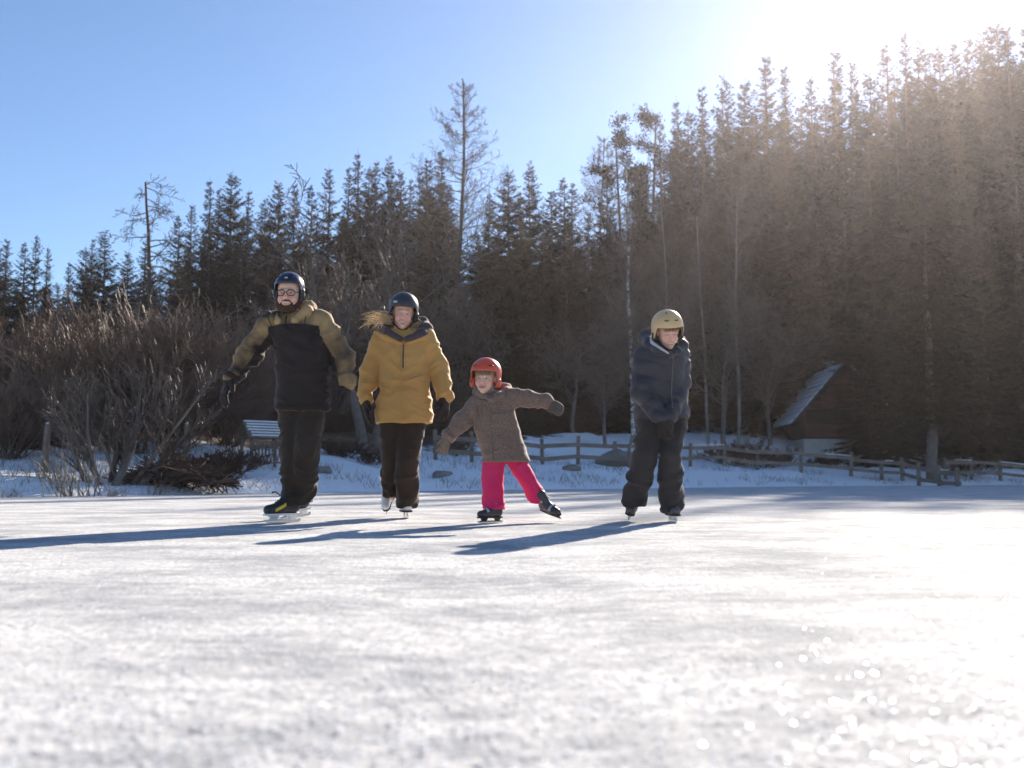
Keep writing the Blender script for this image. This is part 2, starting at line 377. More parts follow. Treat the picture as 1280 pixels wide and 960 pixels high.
ORD = 'first second third fourth fifth sixth seventh eighth ninth tenth eleventh twelfth thirteenth fourteenth fifteenth sixteenth seventeenth eighteenth nineteenth twentieth'.split()
ORD += ['twenty-' + o for o in ORD[:9]] + ['thirtieth'] + ['thirty-' + o for o in ORD[:9]]
TOPS = [(-8, 286), (9, 297), (31, 301), (46, 291), (61, 306), (87, 324), (107, 306), (117, 295), (131, 285), (160, 312), (182, 300), (223, 268), (241, 252), (262, 220), (274, 231), (291, 211), (312, 234), (330, 246), (348, 224), (369, 227), (389, 229),
        (411, 206), (436, 204), (447, 186), (463, 204), (471, 197), (487, 193), (501, 210), (514, 221), (526, 211), (535, 194), (551, 182),
        (612, 238), (635, 209), (649, 236), (663, 199), (690, 235), (704, 220), (716, 226), (758, 205), (826, 148), (845, 120), (861, 132), (877, 102), (905, 91), (931, 98), (957, 67), (980, 80), (1013, 92), (1044, 57), (1065, 70), (1086, 84),
        (1106, 53), (1130, 35), (1150, 48), (1171, 52), (1192, 50), (1210, 40), (1228, 33), (1244, 21), (1258, 30), (1280, 25), (1300, 30)]
iL = sum(1 for t in TOPS if t[0] < 570)
for i, (px, py) in enumerate(TOPS):
    Yd = 66 + 9 * ((i * 37) % 10) / 10 + (4 if px < 200 else 0)
    x, y, H = top_h(px, py, Yd)
    if px < 570: lab = 'dark spruce on the skyline, %s treetop left of the tall bare larch' % ORD[iL - 1 - i]
    else: lab = 'dark spruce on the skyline, %s treetop right of the tall bare larch' % ORD[i - iL]
    slim = .95 if px < 570 else 1.05
    spruce(x, y, H, [0, 1, 3, 2, 5, 1, 4, 3, 6][(i * 5) % 9] if py > 60 else [1, 3, 5, 2][i % 4], slim * random.uniform(.85, 1.15) * (20 / max(H, 14)) ** .45, olive=(i % 6 == 4), label=lab, group='spruces along the forest skyline')
# lower spruces of the forest edge in front of the skyline trees
FRONT = [(-10, 350, 58), (22, 345, 60), (60, 352, 56), (98, 356, 58), (140, 340, 60), (180, 345, 58), (228, 330, 60), (262, 318, 58), (300, 300, 58), (336, 305, 60), (372, 300, 58), (404, 285, 60), (430, 268, 61), (462, 272, 59), (498, 262, 62), (530, 258, 60), (548, 270, 58), (596, 285, 60), (622, 275, 61), (652, 268, 59), (680, 292, 61), (708, 280, 60), (735, 262, 62), (765, 270, 60),
         (796, 262, 60), (822, 240, 62), (850, 232, 61), (884, 214, 62), (915, 205, 63), (948, 190, 62), (984, 188, 63), (1020, 182, 64), (1052, 166, 63), (1086, 168, 64), (1120, 150, 63), (1156, 140, 64), (1190, 138, 63), (1226, 130, 64), (1262, 128, 63), (1296, 120, 64),
         (612, 360, 55), (640, 345, 56), (668, 372, 55), (700, 380, 56), (660, 420, 53), (640, 430, 53), (690, 440, 54)]
PLAIN = [i for i, t in enumerate(FRONT)]
for i, (px, py, Yd) in enumerate(FRONT):
    x, y, H = top_h(px, py, Yd)
    spruce(x, y, H, [0, 2, 5, 4, 1, 2][i % 6], random.uniform(.85, 1.1) * (20 / max(H, 9)) ** .35, olive=(i % 3 == 0) or (560 < px < 740), label='shorter spruce of the forest edge, its top below the skyline', group='shorter spruces of the forest edge')
# spruces deeper in the wood
k = 0
for row, Yd in enumerate((72, 78, 85, 93)):
    for px in np.arange(-120, 1420, 46):
        p_ = px + random.uniform(-18, 18); sky_y = np.interp(p_, [t[0] for t in TOPS], [t[1] for t in TOPS])
        x, y, H = top_h(p_, max(sky_y, np.interp(p_, [560, 600, 780, 820], [0, 240, 240, 0])) + 34 + random.uniform(0, 50), Yd + random.uniform(-3, 3))
        spruce(x, y, max(H, 7), k % 7, random.uniform(.9, 1.2), label='dark spruce deep in the wood behind the skyline trees', group='spruces deep in the wood'); k += 1
# the big spruce boughs before the cabin on the right
for (px, py, Yd, v, w, lab) in ((1082, 330, 55, 2, 1.25, 'broad spruce hiding the right side of the cabin'), (1225, 300, 60, 0, 1.2, 'broad spruce right of the pale trunk by the fence corner'), (1120, 385, 56, 2, 1.3, 'low dense spruce behind the fence gap right of the cabin'), (1272, 345, 61, 5, 1.2, 'broad spruce at the right end of the rail fence')):
    x, y, H = top_h(px, py, Yd); spruce(x, y, H, v, w * (20 / H) ** .35, olive=True, label=lab, group='broad spruces near the cabin')

# ---- bare trees
def grow(r, p, d, length, rad, level, spec, out):
    n = max(2, int(spec['seg'][level])); step = length / n; d = nrm(d); pts = [p.copy()]
    for k in range(n):
        d = nrm(d + r.normal(0, spec['wob'][level], 3) + np.array([0, 0, spec['up'][level]]) * step / max(length, .1) + spec.get('lean', 0) * step)
        q = p + d * step; f0 = 1 - k / n; f1 = 1 - (k + 1) / n
        out.append((p, q, max(rad * (.25 + .75 * f0), spec['min']), max(rad * (.25 + .75 * f1), spec['min'] * .8), level)); p = q; pts.append(p)
    if level + 1 < len(spec['num']):
        m = spec['num'][level + 1]; m = int(m * (.7 + .6 * r.random()))
        for j in range(m):
            t = spec['from'][level + 1] + (1 - spec['from'][level + 1]) * (j + r.random()) / m; t = min(t, .99); i = int(t * n); fr = t * n - i
            o = pts[i] * (1 - fr) + pts[i + 1] * fr; ax = nrm(pts[i + 1] - pts[i])
            side = nrm(np.cross(ax, r.normal(0, 1, 3))); an = spec['ang'][level + 1] * r.uniform(.75, 1.25)
            Lc = length * spec['len'][level + 1](t) * r.uniform(.65, 1.15)
            grow(r, o, ax * math.cos(an) + side * math.sin(an), Lc, rad * spec['rr'][level + 1] * (1 - .6 * t), level + 1, spec, out)
def segs_to_meshes(out, m1, m2, split):
    res = []
    for f, mm, nm in ((lambda l: l <= split, m1, 'trunk'), (lambda l: l > split, m2, 'crown')):
        s = [q for q in out if f(q[4])]
        if not s: res.append(None); continue
        V, Q = seg_mesh([q[0] for q in s], [q[1] for q in s], [q[2] for q in s], [q[3] for q in s], 6 if nm == 'trunk' else 3)
        res.append(mesh_data(nm, V, Q, mm, smooth=(nm == 'trunk')))
    return res
def place(meshes, name, x, y, s, rz, label, group=None, cat='tree', dz=0, sw=1):
    o = empty(name, (x, y, tz(x, y) - .06 + dz), rz, label, cat, group); o.scale = (s * sw, s * sw, s)
    if meshes[0]: link('trunk' if cat == 'tree' else 'stem', meshes[0], o)
    if meshes[1]: link('crown' if cat == 'tree' else 'twig_mass', meshes[1], o)
    if cat != 'tree':
        for ch in o.children: ch['kind'] = 'stuff'
    return o
larch_spec = dict(seg=[16, 6, 3, 1], wob=[.012, .07, .15, .1], up=[0, .75, .25, -.4], num=[1, 110, 16, 6], ang=[0, 1.4, .8, .9], rr=[1, .24, .4, .6], min=.009,
                  len=[None, lambda t: .27 * (1 - t) ** .62 + .012, lambda t: .34 * (1 - .4 * t), lambda t: .45], **{'from': [0, .22, .15, .1]})
def make(spec, seed, L0, r0, d=(0, 0, 1), m1='bark', m2='larch_twig', split=0):
    out = []; grow(np.random.default_rng(seed), np.zeros(3), np.array(d, float), L0, r0, 0, spec, out); return segs_to_meshes(out, M[m1], M[m2], split)
x, y, H = top_h(570, 108, 60)
place(make(larch_spec, 3, 25, .26), 'larch_tree', x, y, H / 25, 0, 'tall bare larch rising highest above the spruces at the middle')
x, y, H = top_h(743, 172, 68)
place(make(larch_spec, 4, 25, .2), 'larch_tree', x, y, H / 25, 1, 'smaller bare larch on the skyline left of the spreading pine', sw=.8)
# bare old tree with level boughs on the left
old_spec = dict(seg=[12, 7, 3, 1], wob=[.03, .13, .2, .2], up=[0, -.05, -.2, .1], num=[1, 34, 13, 4], ang=[0, 1.5, .9, .9], rr=[1, .36, .4, .6], min=.014,
                len=[None, lambda t: .27 * (1.05 - .55 * t), lambda t: .26, lambda t: .4], **{'from': [0, .42, .15, .1]})
x, y, H = top_h(204, 233, 55)
place(make(old_spec, 8, 16, .24, m2='twig'), 'bare_larch_tree', x, y, H / 16, 0, 'old bare tree with level boughs above the brown bushes on the left')
# birches: white trunks
def birch_mat():
    m = mat('birch_bark', (.62, .60, .57), .75); N, L = m.node_tree.nodes, m.node_tree.links
    tc = N.new('ShaderNodeTexCoord'); mp = N.new('ShaderNodeMapping'); mp.inputs['Scale'].default_value = (1.2, 1.2, 2.2); L.new(tc.outputs['Object'], mp.inputs[0])
    t = N.new('ShaderNodeTexNoise'); t.inputs['Scale'].default_value = 1.3; t.inputs['Detail'].default_value = 5; t.inputs['Roughness'].default_value = .7; L.new(mp.outputs[0], t.inputs[0])
    r_ = N.new('ShaderNodeValToRGB'); r_.color_ramp.elements[0].position = .46; r_.color_ramp.elements[0].color = (.06, .05, .045, 1); r_.color_ramp.elements[1].position = .55; r_.color_ramp.elements[1].color = (.66, .64, .6, 1)
    L.new(t.outputs[0], r_.inputs[0]); L.new(r_.outputs[0], N['Principled BSDF'].inputs['Base Color']); return m
M['birch_bark'] = birch_mat(); M['bark_birch_thin'] = mat('bark_birch_thin', (.17, .15, .13), .85, (1.2, (.34, .31, .28)), (10, .5, .02))
birch_spec = dict(seg=[14, 6, 4, 2], wob=[.03, .1, .15, .2], up=[0, .4, .0, -.5], num=[1, 30, 12, 5], ang=[0, .8, .7, .7], rr=[1, .34, .4, .6], min=.010,
                  len=[None, lambda t: .30 * (1.1 - .8 * t), lambda t: .35, lambda t: .45], **{'from': [0, .3, .2, .1]})
bm = [make(birch_spec, 20 + i, 16, .15, m1='birch_bark' if i == 0 else 'bark_birch_thin', m2='twig') for i in range(3)]
for i, (px, py, Yd, lab) in enumerate(((788, 205, 50, 'white trunked birch standing left of the boy in the tan helmet'), (880, 265, 54, 'thin pale birch just right of the boy in the tan helmet'), (916, 240, 55, 'thin pale birch left of the cabin roof'), (833, 250, 56, 'thin birch directly above the tan helmet'))):
    x, y, H = top_h(px, py, Yd); place(bm[[0, 1, 2, 1][i]], 'birch_tree', x, y, H / 16, [0, 1.3, 2.2, 3.3][i], lab, 'birches before the spruces', sw=[1.0, .75, .8, .7][i])
# spreading pine on the skyline
def pine():
    out = []; r = np.random.default_rng(31)
    sp = dict(seg=[10, 5, 3], wob=[.008, .12, .2], up=[0, .2, .4], num=[1, 22, 6], ang=[0, 1.3, .8], rr=[1, .3, .4], min=.02, len=[None, lambda t: .19 * (1.1 - .75 * t), lambda t: .4], **{'from': [0, .42, .3]})
    grow(r, np.zeros(3), np.array([0, 0, 1.]), 20, .2, 0, sp, out)
    tips = np.array([q[1] for q in out if q[4] == 2]); n = 12
    C = np.repeat(tips, n, 0) + r.normal(0, 1, (len(tips) * n, 3)) * np.array([.22, .22, .09]); D = r.normal(0, 1, C.shape) + np.array([0, 0, .4]); D /= np.linalg.norm(D, axis=1, keepdims=True)
    sd = np.cross(D, r.normal(0, 1, D.shape)); sd /= np.linalg.norm(sd, axis=1, keepdims=True)
    V = np.stack([C, C + D * .13 + sd * .035, C + D * .28, C + D * .13 - sd * .035], 1).reshape(-1, 3)
    tm = segs_to_meshes([q[:4] + (0,) for q in out], M['bark'], None, 0)[0]
    return [tm, mesh_data('pine_crown', V, np.arange(len(C))[:, None] * 4 + np.array([[0, 1, 2, 3]]), M['needles'])]
pm = pine()
for px, py, lab in ((780, 160, 'spreading pine on the skyline right of the smaller bare larch'), (808, 150, 'spreading pine with its top at the foot of the rising skyline')):
    x, y, H = top_h(px, py, 63); place(pm, 'pine_tree', x, y, H / 20, px, lab, 'spreading pines on the skyline')
# bare broadleaf trees and tall scrub along the forest edge
broad_spec = dict(seg=[6, 6, 4, 3, 1], wob=[.08, .13, .18, .2, .2], up=[0, .5, .35, .2, 0], num=[1, 12, 9, 7, 4], ang=[0, .7, .7, .7, .7], rr=[1, .5, .45, .45, .6], min=.014,
                  len=[None, lambda t: .75 * (1.1 - .4 * t), lambda t: .5, lambda t: .5, lambda t: .5], **{'from': [0, .25, .2, .15, .1]})
M['twig_mid'] = mat('twig_mid', (.10, .072, .055), .7, (1.2, (.16, .12, .095)), spec=.2)
bt = [make(broad_spec, 50 + i, 6.2, .15, m1='bark_grey', m2='twig_mid', split=0) for i in range(3)]
for i, (px, py, Yd, w, lab) in enumerate(((330, 345, 42, 1.2, 'bare brown tree right behind the man in the olive jacket'), (405, 322, 41, 1.2, 'bare brown tree between the man and the tall larch'), (448, 300, 45, 1.2, 'bare grey tree above the dark grey helmet'), (500, 318, 47, 1.2, 'bare brown tree rising right behind the dark grey helmet'), (545, 330, 46, 1.1, 'bare brown tree at the foot of the tall larch'),
                                          (598, 345, 49, 1.1, 'bare tree above the red helmet'), (715, 345, 49, 1.2, 'bare tree left of the white trunked birch'), (755, 385, 47, 1.1, 'low bare tree just left of the white trunked birch'), (835, 330, 51, 1.2, 'bare tree behind the tan helmet'), (900, 330, 53, 1.2, 'bare tree between the tan helmet and the cabin'), (958, 350, 58, 1.1, 'bare tree behind the left eave of the cabin'))):
    x, y, H = top_h(px, py, Yd); s = H / 11.5
    place(bt[i % 3], 'bare_tree', x, y, s, i * 1.7, lab, 'bare broadleaf trees along the forest edge', sw=w)
# the grey trunk pair behind the woman
fork_spec = dict(broad_spec); fork_spec['num'] = [1, 6, 6, 5, 3]; fork_spec['from'] = [0, .5, .3, .2, .1]
for px, py, Yd, d, lab in ((455, 575, 33, (-.10, 0, 1), 'forked grey trunk by the lake behind the woman'), (466, 574, 33.6, (.12, .05, 1), 'grey trunk leaning right beside the forked trunk behind the woman')):
    p = at(px, py, Yd); place(make(fork_spec, px, 5.5, .2, d, 'bark_grey', 'twig'), 'bare_tree', p[0], p[1], 1.0, 0, lab, 'grey trunks behind the woman')
# pale trunk by the fence corner at the right
p = at(1165, 600, 47); tv, tf, _ = trunk_mesh(13, .27, 77, .04)
o = empty('spruce_tree', (p[0], p[1], tz(p[0], p[1]) - .05), 0, 'pale thick trunked spruce standing at the fence corner', 'tree')
mk('trunk', tv, tf, M['bark_grey'], o, True)
V, Q, b0, b1, br = spruce_mesh(150, 13, 3.2, .22, .9, .45, .5, .9); link('crown', mesh_data('crown', V, Q, M['needles_sun_tint']), o)

# ---- bushes on the shore
M['twig_bush'] = mat('twig_bush', (.15, .10, .075), .55, (1.2, (.20, .14, .105)), spec=.15)
bush_spec = dict(seg=[5, 4, 3, 1], wob=[.08, .1, .14, .1], up=[.15, .35, .3, .1], num=[1, 11, 7, 4], ang=[0, .5, .5, .5], rr=[1, .45, .5, .6], min=.0062, lean=np.array([-.05, 0, .02]),
                 len=[None, lambda t: .5 * (1.15 - .6 * t), lambda t: .5, lambda t: .5], **{'from': [0, .15, .15, .1]})
def bush(seed, n, L0, spread, m2='twig', r0=.035, spec=bush_spec, tilt=(-.18, 0)):
    r = np.random.default_rng(seed); out = []
    for k in range(n):
        az = r.random() * 6.28; sp = spread * r.random() ** .6
        grow(r, np.array([r.normal(0, .22), r.normal(0, .22), 0]), np.array([math.cos(az) * sp + tilt[0], math.sin(az) * sp + tilt[1], 1.]), L0 * r.uniform(.6, 1.1), r0 * r.uniform(.6, 1.3), 0, spec, out)
    return segs_to_meshes(out, M['bark_grey'] if r0 > .03 else M[m2], M[m2], 0)
tall = [bush(300 + i, 40, 3.0, .85, 'twig_bush', .024) for i in range(3)]
for i, (px, py, Yd, s, lab) in enumerate(((-25, 405, 24, 1, 'tall twiggy bush cut by the left edge of the picture'), (45, 395, 26, 1, 'tall twiggy bush nearest the left edge, behind the fence post'), (110, 375, 27, 1.05, 'tall twiggy bush second from the left edge'), (168, 368, 25, 1.1, 'tall twiggy bush with thick stems above the brush pile'), (225, 380, 27, 1, 'tall twiggy bush just left of the outstretched glove'), (285, 420, 29, .9, 'tall twiggy bush behind the outstretched glove'), (20, 440, 21.5, .7, 'lower twiggy bush at the left edge'))):
    x, y, H = top_h(px, py, Yd); place(tall[i % 3], 'twiggy_bush', x, y, H / 4.0, i * .5, lab, 'tall twiggy bushes on the left shore', 'bush', sw=1.25)
stool_spec = dict(bush_spec); stool_spec['min'] = .007
st = bush(330, 9, 2.3, 1.0, 'twig', .07, stool_spec, (0, 0))
x, y = at(150, 600, 19.5)[:2]; place(st, 'willow_bush', x, y, 1.0, 0, 'willow bush with thick spreading stems on the left shore', None, 'bush')
wand_spec = dict(seg=[5, 2], wob=[.04, .1], up=[.1, .1], num=[1, 3], ang=[0, .3], rr=[1, .6], min=.004, len=[None, lambda t: .35], **{'from': [0, .4]})
wands = [bush(340 + i, 46, .75, .75, 'twig_pale', .008, wand_spec, (-.25, 0)) for i in range(2)]
for i, (px, Yd, s, lab) in enumerate(((95, 17.6, 1.25, 'pale sheaf of dry stems fanning out on the left shore'), (62, 18.6, .7, 'small pale tuft of stems by the fence post'), (145, 17.8, .5, 'small tuft at the foot of the willow bush'), (195, 19, .45, 'small dry tuft left of the brush pile'), (8, 16.5, .45, 'small dry tuft at the left edge of the shore'))):
    x, y = at(px, 600, Yd)[:2]; place(wands[i % 2], 'dry_shrub', x, y, s, i, lab, 'pale dry tufts on the left shore', 'shrub')
low_spec = dict(bush_spec); low_spec['num'] = [1, 8, 7, 4]; low_spec['min'] = .006
low = [bush(360 + i, 24, .8, 1.5, 'twig_red', .012, low_spec, (0, 0)) for i in range(2)]
for i, (px, Yd, s, w, lab) in enumerate(((285, 23, .85, 1.5, 'low reddish brown bush left of the hay rack'), (235, 22, .7, 1.7, 'low reddish brown bush right of the willow bush'), (430, 31, .8, 1.6, 'low brown bush between the man and the woman'), (470, 30, .55, 1.6, 'low brown bush at the foot of the forked trunk'), (915, 49, 1.5, 1.5, 'reddish bush on the snow right of the boy'), (960, 49, 1.25, 1.4, 'reddish bush on the snow left of the cabin steps'), (1035, 51, 1.0, 1.4, 'dark low bush before the cabin'), (570, 37, .7, 1.6, 'low bush behind the held out hands'), (1205, 50, 1.1, 1.5, 'low bush right of the pale trunk'))):
    x, y = at(px, 590, Yd)[:2]; place(low[i % 2], 'low_bush', x, y, s, i, lab, 'low bushes along the shore', 'bush', sw=w)
# undergrowth that darkens the forest edge, one mass
r = np.random.default_rng(9); n = 26000
px = r.uniform(-60, 1340, n); dx = r.random(n) ** 1.2
yb = shore(np.interp(px, [0, 300, 640, 960, 1280], [-12, -9, 0, 13, 28])) + np.interp(px, [0, 300, 560, 700, 880, 960, 1060, 1280], [17, 16, 16, 25, 30, 33, 27, 26])
yy = yb + dx * 22; xx = (px - 640) / F_PX * yy; zz = terrain_z(xx[None], yy[None])[0]
hh = r.uniform(.5, 2.6, n) * (1 + .6 * vnoise(np.c_[xx * .25, yy * .25, 0 * xx], 4)); d = np.c_[r.normal(0, .45, n), r.normal(0, .4, n), np.ones(n)]
p0 = np.c_[xx, yy, zz - .05]; p1 = p0 + d * (hh * .55)[:, None]; p2 = p1 + (d * np.array([1.5, 1.5, .8]) + r.normal(0, .2, (n, 3))) * (hh * .45)[:, None]
side = p1 + r.normal(0, .35, (n, 3)) * hh[:, None]
V, Q = seg_mesh(np.concatenate([p0, p1, p1]), np.concatenate([p1, p2, side]), np.full(3 * n, .013), np.full(3 * n, .008))
tag(mk('undergrowth', V, Q, M['twig_red']), 'tangled leafless undergrowth along the dark forest edge', 'undergrowth', kind='stuff')
# dry grass poking through the snow of the bank
r = np.random.default_rng(10); n = 15000
xx = r.uniform(-14, 34, n); s = .15 + 11 * r.random(n) ** 1.3; yy = shore(xx) + s
keep = vnoise(np.c_[xx * .8, yy * .8, 0 * xx], 6) + .5 * vnoise(np.c_[xx * 3, yy * 3, 0 * xx], 7) > .22 - .25 * (xx < 4) + .1 * (xx > 12)
xx, yy = xx[keep], yy[keep]; n = len(xx); zz = terrain_z(xx[None], yy[None])[0]; hh = r.uniform(.06, .26, n) * np.where(r.random(n) < .08, 1.8, 1)
d = np.c_[r.normal(0, .45, (n, 2)), np.ones(n)]; p0 = np.c_[xx, yy, zz - .02]; p1 = p0 + d * hh[:, None]
V, Q = seg_mesh(p0, p1, np.full(n, .006), np.full(n, .002))
tag(mk('dry_grass', V, Q, M['dry_grass']), 'dry grass stalks poking through the snow of the bank', 'grass', kind='stuff')
# ------------------------------------------------------------------ cabin, fences, hay rack, shore details
def cabin():
    p = at(1012, 552, 60); x0, y0 = p[0] + 1.2, p[1]; z0 = tz(x0, y0) - .1
    o = empty('cabin', (x0, y0, z0), R(-3), 'reddish wooden cabin with a steep snow striped roof among the trees', 'cabin')
    w, dp, hw, hr = 2.3, 3.4, 2.2, 4.75               # half width, half depth, eave and ridge heights
    f = MB(); f.box((0, 0, .1), (2 * w + .1, 2 * dp + .1, 1.15)); f.build('foundation', M['plaster'], o)
    wl_ = MB(); P0 = [(-w, .7), (w, .7), (w, hw), (0, hr), (-w, hw)]
    V = [(x, y, z) for y in (-dp + 1.2, dp) for x, z in P0]; wl_.add(V, [[0, 1, 6, 5], [1, 2, 7, 6], [2, 3, 8, 7], [3, 4, 9, 8], [4, 0, 5, 9]], [[0, 2, 1], [0, 4, 2], [4, 3, 2], [5, 6, 7], [5, 7, 9], [9, 7, 8]])
    wall = wl_.build('wall', M['wood_dark'], o)  # wall given dark wood so the porch shade is in its colour
    # gable boards, proud of the wall, each a board
    yg = -dp
    for i in range(14):
        x = -w + (i + .5) * 2 * w / 14; zt = hr - (hr - hw) * (abs(x) + .18) / w - .06; zb = 2.55
        if zt - zb > .15: m = MB(); m.box((x, yg + .03, (zt + zb) / 2), (2 * w / 14 - .025, .06, zt - zb)); m.build('board', M['cabin_red'], o)
    m = MB(); m.box((0, yg + .62, 2.50), (2 * w, 1.2, .12)); m.build('porch_ceiling', M['cabin_wood'], o)
    for x in (-w + .12, -.2, w - .12): m = MB(); m.box((x, yg + .1, 1.55), (.16, .16, 1.9)); m.build('porch_post', M['cabin_wood'], o)
    for z in (.86, 1.46): m = MB(); m.box((0, yg + .02, z), (2 * w - .2, .06, .08)); m.build('rail', M['cabin_red'], o)
    for i in range(26): m = MB(); m.box((-w + .2 + i * (2 * w - .4) / 25, yg + .02, 1.16), (.10, .03, .52)); m.build('baluster', M['cabin_red'], o)
    dr = MB(); dr.box((.7, -dp + 1.17, 1.65), (.95, .06, 1.9)); d = dr.build('door', M['wood_dark'], o); hh = MB(); hh.box((.35, -dp + 1.12, 1.6), (.04, .05, .14)); hh.build('handle', M['steel'], d)
    for sx in (-1, 1):
        e0 = np.array([sx * (w + .75), 0, hw - .75 * (hr - hw) / w]); e1 = np.array([0, 0, hr + .12]); sl_ = nrm(e1 - e0); nn = np.array([-sl_[2], 0, sl_[0]]) * (-sx) * -1
        nn = nn if nn[2] > 0 else -nn
        th = .08; V = []
        for y in (-dp - .55, dp + .4):
            for q in (e0, e1, e1 + nn * th, e0 + nn * th): V.append(q + [0, y, .02])
        r_ = MB(); r_.add(V, [[0, 1, 2, 3], [7, 6, 5, 4], [0, 4, 5, 1], [1, 5, 6, 2], [2, 6, 7, 3], [3, 7, 4, 0]]); rf = r_.build('roof', M['wood_dark'], o)
        Ls = np.linalg.norm(e1 - e0); n = 11
        for i in range(n):                               # shingle courses with snow caught on each
            a = e0 + sl_ * Ls * (i + .03) / n; b = e0 + sl_ * Ls * (i + .97) / n
            c = (a + b) / 2 + nn * (th + .05) + [0, -.075, .02]; Mx = np.stack([sl_, [0, 1, 0], nn], 1)
            m = MB(); m.box(c, (Ls / n * .95, 2 * dp + .9, .05), Mx); m.build('shingle', M['wood_dark'], rf)
            m = MB(); m.box(c + nn * .055 + sl_ * .02, (Ls / n * .80, 2 * dp + .82, .06), Mx); m.build('snow', M['snow'], rf)
    ch = MB(); ch.box((.35, .8, hr + .1), (.34, .34, 1.3)); c_ = ch.build('chimney', M['rock'], o); cc_ = MB(); cc_.box((.35, .8, hr + .8), (.45, .45, .1)); cc_.build('cap', M['snow'], c_)
M['snow'] = mat('snow', (.82, .84, .87), .7, (6, (.74, .77, .82)), (12, .5, .03))
cabin()

def rail_fence(name, pts, hts, label, posts, m='wood', jit=.03):
    """pts: ground points; posts at their sides; rails between"""
    base = pts[0].copy(); o = empty(name, base, 0, label, 'fence', 'rail fences along the shore'); r = random.Random(len(label))
    for p in pts:
        q = p - base; h = posts * r.uniform(.95, 1.1); tl = r.uniform(-.04, .04)
        mb = MB(); mb.beam(q - [0, 0, .3], q + [tl, 0, h], .13, .13); mb.build('post', M[m], o)
    for a, b in zip(pts[:-1], pts[1:]):
        for h in hts:
            mb = MB(); mb.beam(a - base + [-.08, -.11, h + r.uniform(-jit, jit)], b - base + [.08, -.11, h + r.uniform(-jit, jit)], .06, .15); mb.build('rail', M[m], o)
            if h == hts[-1] and r.random() < .6:
                mb = MB(); t0, t1 = sorted((r.random(), r.random())); A = a + (b - a) * t0 - base; B = a + (b - a) * t1 - base
                if t1 - t0 > .25: mb.beam(A + [0, -.11, h + .115], B + [0, -.11, h + .115], .05, .035); mb.build('snow', M['snow'], o)
def gline(spec):
    out = []
    for px, Yd in spec: x = (px - 640) / F_PX * Yd; out.append(np.array([x, Yd, tz(x, Yd)]))
    return out
rail_fence('rail_fence', gline([(545, 33), (590, 34), (642, 35.2), (678, 36), (722, 37), (768, 38), (806, 39)]), (.32, .78), 'weathered rail fence behind the girl and the boy', 1.0)
rail_fence('rail_fence', gline([(815, 43), (862, 44), (905, 44.6), (946, 45.2), (1000, 45.8), (1062, 46)]), (.38, .85), 'brown rail fence below the cabin', 1.05)
rail_fence('rail_fence', gline([(1180, 48), (1212, 48.5), (1248, 49), (1290, 49.5), (1330, 50)]), (.35, .82), 'rail fence at the right edge', 1.05)
rail_fence('gate_rails', gline([(1062, 46.2), (1100, 45.5), (1126, 45), (1146, 43), (1172, 41), (1194, 39.5)]), (.35, .78), 'pale rails running down to the lake before the pale trunk', .95)
for px, Yd, h, lab in ((58, 20, .95, 'short wooden post standing on the left shore'), (232, 24, .9, 'short wooden post above the brush pile'), (786, 37.5, 1.3, 'pointed stake leaning by the boulder')):
    x = (px - 640) / F_PX * Yd; z = tz(x, Yd); o = empty('fence_post', (x, Yd, z), 0, lab, 'post'); mb = MB()
    mb.tube([(0, 0, -.3), (.01, 0, h * .6), (.03 if h < 1.2 else .14, 0, h * .97), (.03 if h < 1.2 else .15, 0, h)], [.07, .065, .06, .02], 8); mb.build('shaft', M['wood'], o); sn = MB(); sn.tube([(.03 if h < 1.2 else .14, 0, h), (.03 if h < 1.2 else .14, 0, h + .05)], [.05, .02], 8); sn.build('snow_cap', M['snow'], o)

def hay_rack():
    Yd = 25.5; x = (330 - 640) / F_PX * Yd; z = at(330, 603, Yd)[2]; z = max(tz(x, Yd), .05)
    o = empty('hay_rack', (x, Yd, z), R(38), 'small wooden hay rack with a snowy slatted roof beside the man', 'hay rack'); o.scale = (.88, .88, .88)
    for sx in (-.52, .52):
        for sy in (-.35, .35): m = MB(); m.beam((sx, sy, -.2), (sx, sy, .85), .07, .07); m.build('leg', M['wood'], o)
        m = MB(); m.beam((sx - .02, -.5, .74), (sx - .02, 0, 1.22), .05, .08); m.build('rafter', M['wood'], o)
        m = MB(); m.beam((sx - .02, .5, .74), (sx - .02, 0, 1.22), .05, .08); m.build('rafter', M['wood'], o)
    for sy, sg in ((-1, 1), (1, -1)):
        for i in range(6):
            t = (i + .5) / 6; c = np.array([0, sy * .55 * (1 - t), .74 + .5 * t + .06]); d = nrm([0, -sy * .55, .5]); Mx = np.stack([[1, 0, 0], d, np.cross([1, 0, 0], d)], 1)
            m = MB(); m.box(c, (1.35, .105, .03), Mx); s_ = m.build('slat', M['wood'], o)
            m = MB(); m.box(c + np.array([random.uniform(-.04, .04), sy * -.01, .033]), (1.22, .05, .03), Mx); m.build('snow', M['snow'], s_)
    for i in range(11):
        xx = -.52 + i * .104
        for dx in (-.06, .06): m = MB(); m.beam((xx - dx, -.40, .08), (xx + dx, -.36 - .02 * (dx > 0), .72), .025, .025); m.build('lattice_bar', M['wood'], o)
    for z_ in (.10, .70): m = MB(); m.beam((-.58, -.38, z_), (.58, -.38, z_), .05, .05); m.build('rail', M['wood'], o)
hay_rack()
